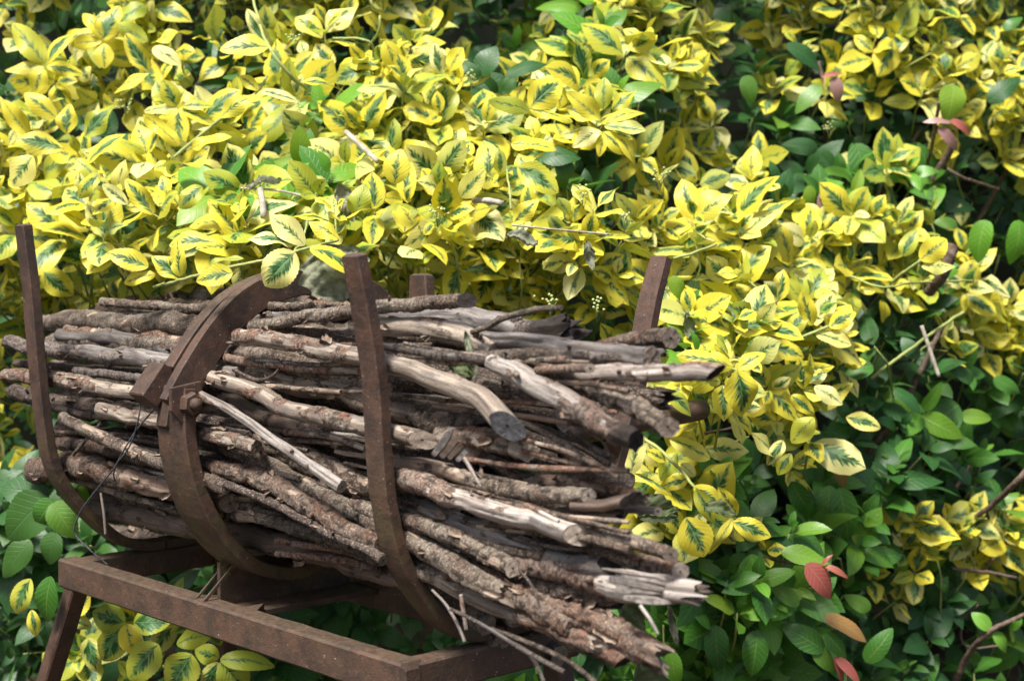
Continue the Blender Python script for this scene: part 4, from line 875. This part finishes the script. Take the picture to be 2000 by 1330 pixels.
# leaves one can single out in the photograph: base, tip, kind, distance, width ratio
HERO = [
 (577,493,516,554,'y',1.70,.85,.1),(455,533,385,548,'y',1.73,.62,.4),(605,484,706,526,'y',1.70,.5,.5),(595,480,533,421,'y',1.76,.55,.4),(572,480,494,452,'y',1.76,.5,.4),
 (665,470,607,431,'y',1.86,.5),(290,522,212,494,'y',1.92,.52),(304,536,240,548,'y',1.92,.42),(425,475,332,470,'y',1.9,.42,.6),(84,530,136,576,'y',2.3,.75),(262,535,241,598,'k',2.3,.62),
 (620,492,668,560,'y',1.9,.5,.3),(350,545,300,500,'y',1.86,.6),(352,540,345,470,'y',1.86,.5),(410,520,470,500,'y',1.86,.4,.5),
 (1432,717,1329,690,'y',1.95,.42,.4),(1440,722,1457,812,'y',1.93,.68,.1),(1442,720,1492,688,'y',1.94,.6),(1298,766,1357,803,'y',1.92,.55),(1233,925,1250,845,'y',2.0,.55),
 (1308,858,1386,892,'y',2.0,.5),(1303,850,1360,825,'y',2.0,.45),(1237,925,1312,960,'y',2.0,.32),(1330,905,1358,930,'y',1.99,.6),(1300,900,1262,880,'y',2.0,.5),(1345,935,1290,950,'y',2.0,.5),
 (1320,885,1290,935,'y',2.02,.6),(1359,955,1394,1020,'y',1.87,.42,.2),(1440,1005,1403,951,'y',1.9,.4,.2),(1430,1018,1505,1046,'y',1.9,.5,.2),(1432,1010,1388,1082,'y',1.9,.22,.2),(1355,950,1410,985,'y',1.9,.6,.3),
 (1340,1010,1375,1085,'y',1.97,.85,.1),(1300,985,1330,1040,'y',2.0,.6),(1350,760,1410,800,'y',2.05,.4),(1797,508,1850,467,'y',2.35,.72,.1),(1800,522,1864,519,'y',2.35,.5,.2),(1762,500,1790,449,'y',2.4,.6),
 (1620,640,1668,606,'y',2.2,.6),(1592,650,1658,676,'y',2.2,.5),(1586,636,1567,570,'y',2.2,.48),(1540,652,1577,604,'y',2.2,.55),(1495,606,1542,610,'y',2.2,.45),(1505,675,1570,696,'y',2.2,.6),(1446,690,1500,660,'k',2.2,.55),
 (1545,772,1590,808,'y',2.1,.5),(1652,815,1720,833,'y',2.2,.55),(1590,755,1646,786,'y',2.15,.55),(1590,815,1546,862,'y',2.12,.7),(1600,800,1660,745,'y',2.3,.6),(1570,760,1560,700,'y',2.2,.5),
 (1460,842,1530,895,'y',2.1,.4),(1530,860,1500,905,'y',2.1,.5),(1545,885,1520,925,'y',2.15,.6),
 (244,1215,182,1196,'k',2.04,.88,.2),(261,1215,330,1214,'k',2.04,.72,.2),(248,1218,258,1276,'y',2.02,.85,.1),(236,1225,200,1294,'k',2.04,.72,.1),(140,1198,178,1164,'y',2.12,.75,.2),(178,1225,140,1205,'k',2.12,.6),
 (310,1258,247,1324,'k',2.01,.78,.1),(375,1277,332,1342,'k',2.00,.9,.1),(428,1283,384,1272,'k',2.02,.85,.2),(430,1287,528,1292,'k',2.00,.42,.3),(430,1292,482,1352,'k',2.00,.8,.1),(345,1257,410,1235,'k',2.08,.55,.3),(172,1245,185,1311,'k',2.12,.6),(425,1292,400,1345,'k',2.01,.6),  # greener kind here partly to darken leaves shaded by the rail
 (62,1190,70,1240,'y',2.0,.5),(100,1125,85,1215,'g',2.0,.5,.1),(60,1130,28,1195,'k',2.1,.6),
 (95,968,2,950,'d',2.1,.72,.4),(93,970,8,1050,'d',2.08,.75,.3),(103,976,68,1026,'g',2.06,.75,.2),(105,980,142,1048,'g',2.06,.72,.2),(110,965,150,945,'g',2.1,.6,.4),(60,1055,0,1125,'d',2.2,.55),(110,1040,90,1100,'d',2.2,.8),(155,950,175,975,'l',2.1,.5),
 (1468,1082,1477,1229,'l',2.1,.50,.1),(1466,1085,1417,1127,'l',2.12,.7),(1418,1130,1449,1187,'o',2.13,.6),(1525,1078,1620,1098,'l',2.1,.42,.5),(1575,1100,1628,1164,'r',2.08,.55,.1),(1610,1105,1656,1123,'r',2.08,.28),(1605,1105,1624,1082,'r',2.08,.28),
 (1480,1230,1470,1318,'g',2.1,.58,.1),(1397,1220,1403,1308,'d',2.1,.52,.1),(1417,1130,1340,1095,'g',2.1,.5,.4),(1610,1270,1533,1222,'g',2.15,.5,.4),(1610,1205,1696,1243,'o',2.15,.4,.4),(1610,1235,1660,1286,'g',2.15,.45),(1630,1283,1680,1332,'r',2.15,.32),(1628,1285,1648,1340,'r',2.15,.25),
 (1620,948,1615,1042,'g',2.35,.55,.1),(1640,952,1658,1052,'g',2.35,.5,.1),(1545,940,1587,1012,'g',2.3,.48),(1625,872,1651,950,'o',2.4,.42),(1690,1292,1742,1233,'g',2.3,.5),(1755,1080,1766,1132,'g',2.5,.6),(1760,1075,1715,1065,'g',2.5,.5),(1720,1030,1752,1048,'d',2.5,.9),(1745,1045,1740,1000,'d',2.5,.8),
 (1935,1230,1902,1197,'l',2.5,.65),(1940,1235,1973,1272,'l',2.5,.55),(1975,1230,1995,1205,'l',2.5,.6),(1420,1180,1370,1200,'g',2.15,.6),(1310,1270,1322,1340,'l',2.0,.5),(1345,1180,1390,1222,'g',2.1,.5),(1560,1180,1510,1145,'g',2.15,.5),(1590,1170,1630,1130,'g',2.2,.5),(1500,1050,1545,1030,'l',2.15,.55),(1540,1040,1617,1075,'g',2.15,.5),(1700,1190,1655,1165,'g',2.3,.55),(1585,1260,1630,1310,'g',2.15,.5),
 (1598,290,1533,282,'d',2.8,.5),(1672,280,1697,379,'g',2.75,.52,.1),(1605,295,1645,337,'d',2.8,.55),(1862,166,1855,232,'l',2.6,.75,.1),(1603,168,1555,216,'g',2.7,.5),(1630,150,1639,198,'p',2.65,.5),(1605,152,1645,141,'r',2.65,.25),(1455,148,1470,202,'g',2.6,.6),(1535,88,1602,130,'d',2.7,.5),
 (1855,235,1899,258,'r',2.6,.35),(1832,250,1873,290,'p',2.6,.4),(1857,240,1808,233,'p',2.6,.3),(1583,362,1578,418,'l',2.6,.6),(1612,370,1608,430,'p',2.6,.5),(1570,410,1600,470,'g',2.6,.5),(1640,340,1640,300,'g',2.8,.6),(1925,430,1905,507,'l',2.7,.6),(1990,430,1986,512,'l',2.7,.6),(1870,440,1830,430,'g',2.7,.6),
 (1872,790,1800,846,'g',2.6,.8),(1875,815,1936,816,'l',2.6,.5),(1705,715,1638,728,'g',2.4,.75),(1745,762,1804,798,'d',2.4,.55),(1790,700,1765,660,'d',2.5,.7),(1900,745,1852,715,'d',2.6,.5),(1940,740,1995,765,'g',2.6,.5),(1930,200,1990,150,'d',2.8,.5),(1960,60,1995,30,'g',2.8,.5),(1470,930,1530,910,'d',2.35,.5),(1310,540,1340,590,'l',2.1,.5),(1315,600,1340,640,'g',2.1,.5),
 (1178,215,1180,153,'y',2.2,.58,.1),(1172,235,1107,184,'y',2.2,.45),(1172,255,1121,284,'y',2.2,.5),(1178,258,1223,298,'y',2.18,.55,.2),(1180,240,1253,210,'y',2.2,.4),(1180,246,1259,260,'y',2.19,.42),(1205,265,1244,311,'y',2.18,.5,.2),(1195,215,1241,178,'y',2.22,.55),(1165,225,1150,165,'y',2.24,.5),(1180,262,1170,305,'y',2.2,.5),
 (1035,210,1093,154,'y',2.2,.75,.2),(1035,215,1117,233,'y',2.2,.36),(1035,218,960,194,'y',2.2,.4),(998,282,1083,286,'y',2.15,.5,.3),(1010,325,1088,372,'y',2.12,.62,.2),(900,385,945,334,'y',2.05,.62,.2),(860,145,848,87,'y',2.35,.5,.1),(877,138,905,97,'y',2.35,.8,.1),(752,80,780,144,'y',2.35,.6,.1),(1003,436,1050,391,'y',2.05,.55,.2),
 (693,422,713,362,'y',2.02,.7,.1),(770,360,778,294,'y',2.1,.78,.1),(1055,310,1130,300,'d',2.2,.6),(1110,350,1090,300,'d',2.2,.7),(940,150,965,90,'d',2.4,.8),(990,150,1060,115,'d',2.4,.5),(935,155,905,120,'d',2.4,.6),
 (88,125,22,42,'y',2.5,.45,.2),(92,125,134,58,'y',2.5,.45,.2),(92,130,156,140,'y',2.48,.42),(88,132,10,134,'y',2.5,.36),(85,135,66,180,'y',2.48,.72),(200,80,226,10,'y',2.5,.62,.2),(203,78,165,22,'y',2.5,.42),(200,82,138,85,'y',2.5,.42),(203,85,203,131,'y',2.48,.75,.1),
 (288,82,228,46,'y',2.45,.5),(292,141,244,68,'y',2.42,.5,.1),(295,86,372,60,'y',2.45,.45),(298,94,352,126,'y',2.43,.55),(292,143,221,176,'y',2.4,.45),(347,213,282,212,'y',2.3,.45),(349,213,418,244,'y',2.3,.42),(348,214,350,292,'y',2.28,.5),(345,208,320,158,'y',2.3,.7,.2),(355,208,415,205,'k',2.3,.4),
 (525,92,432,96,'y',2.2,.55,.4),(590,160,674,172,'y',2.25,.34,.4),(510,178,582,198,'y',2.2,.32,.4),(430,230,492,181,'y',2.15,.45,.3),(505,178,470,148,'y',2.2,.5),(525,90,480,20,'y',2.3,.4),(375,290,445,263,'y',2.1,.42,.4),(350,285,282,225,'y',2.2,.35),
 (55,262,4,198,'y',2.4,.5),(112,232,49,183,'y',2.4,.5,.2),(130,262,130,205,'y',2.35,.72,.1),(165,268,219,208,'y',2.35,.55,.1),(125,292,32,268,'y',2.25,.5,.5),(172,318,241,262,'y',2.2,.5,.4),(147,310,188,345,'y',2.2,.6),(65,305,22,360,'y',2.2,.8,.1),(195,340,150,380,'y',2.1,.6,.4),(250,400,200,360,'y',2.05,.4,.3),(300,420,245,350,'y',2.02,.42,.3),(300,330,390,318,'y',2.1,.42,.5),(395,365,350,400,'y',2.0,.7,.3),
]
for h in HERO:
    hero(*h[:4], h[4], h[5], h[6] if len(h) > 6 else None, h[7] if len(h) > 7 else None)
def leaf_obj(parent, org, kind, M, hi, i, inst=[0]):
    o = bpy.data.objects.new('leaf', ME[kind, i, hi]); COL.objects.link(o); o.parent = parent
    m = M.copy(); m[:3, 3] -= org; o.matrix_local = Matrix(m.tolist()); return o
def join_leaves(items, org, name, parent, kindset):
    for kind in kindset:
        it = [t for t in items if t[1] == kind]
        if not it: continue
        V, Fq, UV, RN_ = [], [], [], []; base = 0
        for (_, k, M, hi, i) in it:
            v, f, uv = GEO[k, i, False]; w = v@M[:3, :3].T+(M[:3, 3]-org)
            V.append(w); Fq.append(f+base); base += len(v); UV.append(uv); RN_.append(np.full(len(v), rl.random()))
        me = leaf_me((np.concatenate(V), np.concatenate(Fq), np.concatenate(UV)), name); fattr(me, 'rnd', np.concatenate(RN_))
        o = link(name, me, LM[kind], parent); o['kind'] = 'stuff'
def tubes_mesh(lst, org, seg=5):
    v, f, b = [], [], 0
    for (P, R) in lst:
        vv, ff = tube_pts([np.array(p)-org for p in P], R, '', seg=seg); v += vv; f += [tuple(i+b for i in q) for q in ff]; b += len(vv)
    return mesh('stem', v, f)
PAR = {}
for key, (nm, lab, cat) in THINGS.items():
    it = sorted(LEAVES[key], key=lambda t: t[0])
    if not it: continue
    ps = np.array([t[2][:3, 3] for t in it]); org = ps.mean(0); org[2] = 0.0
    R_ = empty(nm, org); tag(R_, lab, cat, 'variegated shrubs of the hedge' if nm[0] == 'v' else 'green shrubs of the hedge'); PAR[key] = (R_, org)
    def infr(t):
        p = t[2][:3, 3]; q = p-CP; d = q[1]; x = 1000+q[0]/d*F; y = 523-q[2]/d*F; return -20 < x < 2020 and -20 < y < 1350
    fr = [t for t in it if infr(t)][:299]; ids = set(map(id, fr))
    for t in fr: leaf_obj(R_, org, t[1], t[2], t[3], t[4])
    join_leaves([t for t in it if id(t) not in ids], org, 'leaf_mass', R_, 'ykgdlrpo')
    sm = tubes_mesh([((a, b, c), [r_*1., r_*1.2, r_*1.5]) for a, b, c, r_ in STEMS[key]], org)
    so = link('fine_stems', sm, STEM, R_); so['kind'] = 'stuff'
# stems one can see
def shoot(key, pts, w, mat=STEM, name='stem', wob=.002):
    R_, org = PAR[key]; P = [atd(x, y, d) for x, y, d in pts]; W_ = np.interp(np.linspace(0, 1, len(P)), np.linspace(0, 1, len(np.atleast_1d(w))), np.atleast_1d(w))
    Q, R = catmull(P, [w_/2*p[1]/F for w_, p in zip(W_, P)], .006)
    Q = Q+(np.stack([fbm(np.arange(len(Q))*.25+P[0][0]*9, 0, i+1) for i in range(3)], -1)-.5)*wob*2
    v, f = tube_pts([q-org for q in Q], R, name, seg=8); return link(name, mesh(name, v, f), mat, R_)
shoot('A', [(300,560,1.95),(350,547,1.80),(420,530,1.75),(514,508,1.73),(575,492,1.72),(610,482,1.72),(660,470,1.8)], [6, 7, 6, 5])
shoot('A', [(335,310,2.2),(415,245,2.2),(500,180,2.2),(520,150,2.25)], [7, 7, 5])
shoot('A', [(489,-20,2.35),(505,40,2.3),(527,95,2.25),(568,150,2.25),(600,175,2.3)], [5, 7, 8])
shoot('A', [(720,90,2.3),(740,60,2.25),(743,30,2.25)], [5, 5]); shoot('A', [(650,75,2.3),(720,80,2.28),(730,110,2.3)], [5, 5])
shoot('A', [(990,330,2.1),(995,370,2.06),(998,410,2.05)], [4, 5]); shoot('A', [(600,430,2.0),(590,470,1.9),(575,490,1.8)], [4, 5])
shoot('C', [(1235,840,2.05),(1290,880,2.0),(1330,920,1.97),(1362,955,1.93),(1400,985,1.92),(1436,1012,1.9)], [7, 7, 6, 5])
shoot('C', [(1380,705,2.1),(1410,712,2.0),(1440,722,1.95)], [5, 5]); shoot('C', [(1741,552,2.4),(1770,530,2.37),(1799,508,2.35)], [7, 6])
shoot('C', [(1500,680,2.25),(1560,662,2.2),(1620,636,2.2)], [6, 6]); shoot('C', [(1315,505,2.1),(1350,495,2.1),(1400,478,2.12)], [6, 5])
shoot('C', [(1660,540,2.45),(1720,560,2.4),(1790,552,2.45),(1900,548,2.55)], [5, 4]); shoot('C', [(1700,740,2.5),(1800,665,2.5),(1880,610,2.6)], [7, 6])
for pts, w in (([(1745,470,2.9),(1790,400,2.85),(1830,340,2.8),(1865,275,2.75)],[16,20,12]),([(1670,470,3.0),(1710,395,2.95),(1750,330,2.9),(1800,250,2.9)],[13,12,8]),
  ([(1840,365,2.8),(1800,378,2.8),(1770,385,2.85)],[6,8]),([(1850,330,2.8),(1890,350,2.8),(1950,370,2.9)],[7,5]),([(1610,300,3.),(1615,220,2.9),(1600,120,2.9)],[9,7]),
  ([(1890,470,3.),(1940,380,3.),(2010,260,3.)],[10,8]),([(1835,200,2.6),(1825,260,2.65),(1810,330,2.8)],[7,7]),([(1440,500,2.3),(1400,560,2.3),(1380,640,2.3)],[5,5])):
    shoot('H', pts, w, WOODY, 'branch')
for pts, w in (([(1905,1010,2.6),(1950,975,2.55),(1985,940,2.5),(2020,900,2.5)],[9,14,10]),([(1700,1230,2.7),(1740,1170,2.7),(1800,1090,2.7),(1840,1000,2.7)],[9,8]),
  ([(1860,1345,2.6),(1890,1280,2.55),(1930,1235,2.5),(2010,1195,2.5)],[14,12,8]),([(1860,1200,2.7),(1900,1140,2.65),(1940,1090,2.6)],[7,7]),([(1640,1300,2.6),(1700,1215,2.6),(1760,1140,2.6)],[8,8]),
  ([(1860,1110,2.6),(1920,1115,2.6),(1985,1128,2.6)],[7,6]),([(1670,950,2.6),(1700,880,2.6),(1760,800,2.6),(1800,720,2.6),(1840,640,2.6)],[8,14,10]),([(1740,920,2.7),(1790,840,2.7),(1810,780,2.65)],[18,16]),
  ([(1390,1055,2.12),(1440,1070,2.12),(1520,1095,2.12),(1600,1104,2.1)],[5,5]),([(1800,1050,2.8),(1850,980,2.8),(1900,900,2.8)],[7,7]),([(1380,870,2.2),(1340,855,2.2),(1440,835,2.2)],[4,4]),([(1950,1260,2.6),(1885,1260,2.6),(1880,1210,2.6),(1910,1180,2.6)],[4,4])):
    shoot('G', pts, w, WOODY, 'branch')
shoot('C', [(1862,480,2.45),(1845,530,2.45),(1815,570,2.5)], [26, 22], WOODY, 'branch')
# small things: dead leaves, pale dead stems, buds
def dry_leaf(px, py, d, L, dirpx, mat, lab, roll=1.2, tilt=(0, -1, .3), wd=.7, name='dried_leaf', seed=1):
    r = random.Random(seed); nu, nv = 14, 22; v, f = [], []
    for i in range(nv+1):
        t = i/nv; w = L*wd*max(.03, math.sin(math.pi*t**.9)**.7)
        w *= 1+.10*math.sin(t*23+seed)
        for j in range(nu+1):
            u = (j/nu-.5)*2*(1+(r.uniform(-.09, .07) if j in (0, nu) else 0)); a = roll*u; rr_ = w/(2*max(roll, .05))
            v.append((math.sin(a)*rr_*(1+r.uniform(-.03, .03)), t*L, (1-math.cos(a))*rr_+L*.06*math.sin(t*9+seed)+.035*L*math.sin(u*7+t*5+seed)+r.uniform(-.006, .006)*L-.028*L*math.sin(t*34-abs(u)*9)*min(1, abs(u)*3)+.03*L*abs(u)))
    for i in range(nv):
        for j in range(nu): q = i*(nu+1)+j; f.append((q, q+1, q+nu+2, q+nu+1))
    me = mesh(name, v, f); me.materials.append(mat)
    p = atd(px, py, d); q_ = atd(px+dirpx[0], py+dirpx[1], d); M = leaf_M(p, q_-p, np.array(tilt, float), 1.)
    o = bpy.data.objects.new(name, me); COL.objects.link(o); o.matrix_world = Matrix(M.tolist())
    return tag(o, lab, 'dead leaf')
dry_leaf(632,478,1.72,.070,(28,80),DRY,'large crumpled grey-green dead leaf draped behind the near right upright',.35,(0,-.9,.5),1.15,seed=3)
dry_leaf(600,520,1.77,.050,(60,40),DRY,'smaller pale dead leaf tucked beside the clamp arc',.7,(.1,-.8,.5),.8,seed=8)
dry_leaf(908,645,1.44,.048,(26,100),DRY,'narrow rolled pale dead leaf standing in the pile right of the near upright',1.9,(0,-1,.1),.36,seed=4)
dry_leaf(925,735,1.46,.030,(-60,-28),DRYG,'curled green dead leaf beside the narrow rolled one',.9,(0,-.8,.5),.6,seed=5)
dry_leaf(1245,1010,1.75,.052,(75,-10),DRYG,'shrivelled grey-green leaf roll at the right of the pile',1.7,(0,-.7,.6),.5,seed=6)
dry_leaf(1235,985,1.85,.060,(80,20),DRYG,'broad wrinkled dead leaf behind the yellow leaves right of the pile',.6,(.1,-.9,.4),.7,seed=9)
dry_leaf(1375,985,1.85,.042,(70,25),DRYG,'folded dull green dead leaf among hanging yellow leaves',1.0,(0,-.7,.6),.6,seed=10)
dry_leaf(1305,1180,1.5,.045,(18,85),DRY,'rolled grey leaf hanging below the torn white splinters',2.2,(0,-1,.1),.42,seed=7)
dry_leaf(1210,1170,1.5,.042,(30,45),DRYG,'crinkled green-grey leaf between the lower right sticks',.8,(0,-1,.3),.7,seed=12)
dry_leaf(1250,1290,1.5,.050,(25,60),DRYG,'drooping dry leaf below the shaggy branch end',.9,(0,-1,.2),.9,seed=13)
dry_leaf(1110,985,1.42,.022,(10,40),DRYG,'small curled dead leaf above the end of the whitest branch',1.0,(0,-1,.2),.7,seed=14)
dry_leaf(660,360,2.03,.055,(30,70),DRY,'papery white dead leaf caught in the bush above the clamp',1.1,(0,-.8,.5),.6,seed=15)
dry_leaf(480,365,2.03,.050,(80,-15),DRY,'tan folded dead leaf lying in the bush left of centre',1.3,(0,-.6,.8),.4,seed=16)
dry_leaf(990,455,2.02,.045,(60,25),DRY,'grey dead leaf scrap in the bush above the grey log',1.0,(0,-.6,.7),.6,seed=17)
dry_leaf(1145,470,2.05,.042,(15,70),DRY,'pale hanging dead leaf left of the far upright',1.3,(0,-1,.1),.5,seed=18)
dry_leaf(1340,610,2.06,.045,(15,80),DRY,'withered beige leaf hanging right of the far upright',1.6,(0,-1,.1),.6,seed=19)
dry_leaf(100,640,2.6,.035,(70,-20),LM['o'],'yellow-brown fallen leaf resting on the left end of the pile',.4,(0,-.6,.8),.6,seed=20)
def pale(px, lab, w=8):
    P = [atd(*p) for p in px]; Q, R = catmull(P, [w/2*p[1]/F for p in P], .008); v, f = tube_pts(list(Q), R, 'dead_stem', seg=8)
    me = mesh('dead_stem', v, f); me.transform(Matrix.Translation(-Vector(P[0]))); o = link('dead_stem', me, STRAW); o.location = Vector(P[0]); tag(o, lab, 'dead stem')
pale([(675,258,2.2),(705,285,2.18),(738,316,2.16)], 'short grey dead stem lying among leaves above the pile centre', 11)
pale([(508,370,2.02),(513,400,2.0),(515,425,1.99)], 'stubby cream broken stem standing in the bush above the clamp', 13)
pale([(1800,636,2.35),(1815,680,2.35),(1834,736,2.35)], 'pale pointed dead stem hanging at the right among green leaves', 8)
pale([(925,392,2.06),(955,392,2.04),(982,398,2.03)], 'whitish dead stem lying in the bright leaves above the grey log', 12)
pale([(1000,440,2.04),(1080,448,2.04),(1190,458,2.06)], 'long thin brown stem lying across the bright leaves', 4)
pale([(470,368,2.03),(540,372,2.03),(600,385,2.03)], 'straight brown stem beside the tan folded dead leaf', 5)
def bud_cluster(px, py, d, lab):
    c = atd(px, py, d); o = empty('flower_buds', c); tag(o, lab, 'flower buds'); r = random.Random(int(px))
    for k in range(11):
        p = np.array([r.gauss(0, .006), r.gauss(0, .006), r.gauss(0, .005)]); v, f = tube_pts([p, p+[0, 0, .0008], p+[0, 0, .0024], p+[0, 0, .0034]], [.0006, .0019, .0019, .0006], '', seg=7)
        link('bud', mesh('bud', v, f), BUD, o)
    vv, ff, b = [], [], 0
    for k in range(4):
        a_ = np.array([r.gauss(0, .005), r.gauss(0, .005), 0.]); v, f = tube_pts([np.array([0, 0, -.02]), a_*.5+[0, 0, -.006], a_], [.0006, .0005, .0004], '', seg=5); vv += v; ff += [tuple(i+b for i in q) for q in f]; b += len(v)
    link('stalk', mesh('stalk', vv, ff), STEM, o)
for (x, y, d, lab) in ((575,75,2.2,'green flower buds by the pale leaf at the top left'),(855,415,1.98,'flower bud cluster above the pile centre'),(1075,590,1.95,'green buds over the end of the grey log'),(1165,600,1.95,'pale green buds left of the far upright'),
   (1290,340,2.1,'bud cluster at right of the bright rosette'),(920,150,2.3,'tiny buds near the dark round leaves at top centre'),(1140,380,2.1,'buds among leaves above the far upright'),(1220,425,2.1,'yellow-green buds close above the far upright'),(245,205,2.35,'small buds in the dark gap at upper left'),(1620,250,2.7,'blurred buds in the shaded gap at upper right')):
    bud_cluster(x, y, d, lab)
# ------------------------------------------------------------------ far side of the hedge: dense dark foliage, then a near-black sheet painted as deep shade
def far_mass():
    rg = np.random.default_rng(4); V, Fq, UV, RN_ = [], [], [], []; base = 0
    for k in range(7600):
        x = rg.uniform(-2.2, 2.6); z = rg.uniform(0, 2.3); y = 3.25+rg.uniform(0, .55)+.12*math.sin(x*3+z*2)+(.12*x)
        d = norm([rg.normal(0, .6), -.5+rg.normal(0, .4), rg.normal(.0, .6)]); n = norm([rg.normal(0, .3), -.6, .6])
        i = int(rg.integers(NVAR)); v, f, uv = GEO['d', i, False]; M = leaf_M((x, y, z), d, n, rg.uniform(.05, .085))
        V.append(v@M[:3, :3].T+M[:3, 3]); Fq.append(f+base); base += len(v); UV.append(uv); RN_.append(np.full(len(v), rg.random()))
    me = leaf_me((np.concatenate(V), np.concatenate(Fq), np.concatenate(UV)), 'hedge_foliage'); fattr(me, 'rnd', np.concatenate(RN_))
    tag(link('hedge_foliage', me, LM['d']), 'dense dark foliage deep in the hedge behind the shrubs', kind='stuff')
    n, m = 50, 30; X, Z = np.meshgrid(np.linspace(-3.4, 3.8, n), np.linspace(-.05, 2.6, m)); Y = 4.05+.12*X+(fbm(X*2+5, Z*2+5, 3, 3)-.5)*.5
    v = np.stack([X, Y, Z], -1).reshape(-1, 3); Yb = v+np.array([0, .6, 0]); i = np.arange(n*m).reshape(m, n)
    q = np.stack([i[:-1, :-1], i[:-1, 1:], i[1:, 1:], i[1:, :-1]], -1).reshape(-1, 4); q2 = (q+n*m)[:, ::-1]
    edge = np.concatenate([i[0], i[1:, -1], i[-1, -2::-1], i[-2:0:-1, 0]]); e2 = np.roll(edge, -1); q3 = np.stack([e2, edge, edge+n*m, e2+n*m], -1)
    tag(link('hedge_shade_backing', fast_mesh('hedge_shade_backing', np.concatenate([v, Yb]), np.concatenate([q, q2, q3])), INNER), 'near-black backing sheet standing in for deep shade inside the hedge', kind='stuff')
far_mass()
print('objects', len(bpy.data.objects), 'tris', sum(len(m.loops)-2*len(m.polygons) for m in bpy.data.meshes))
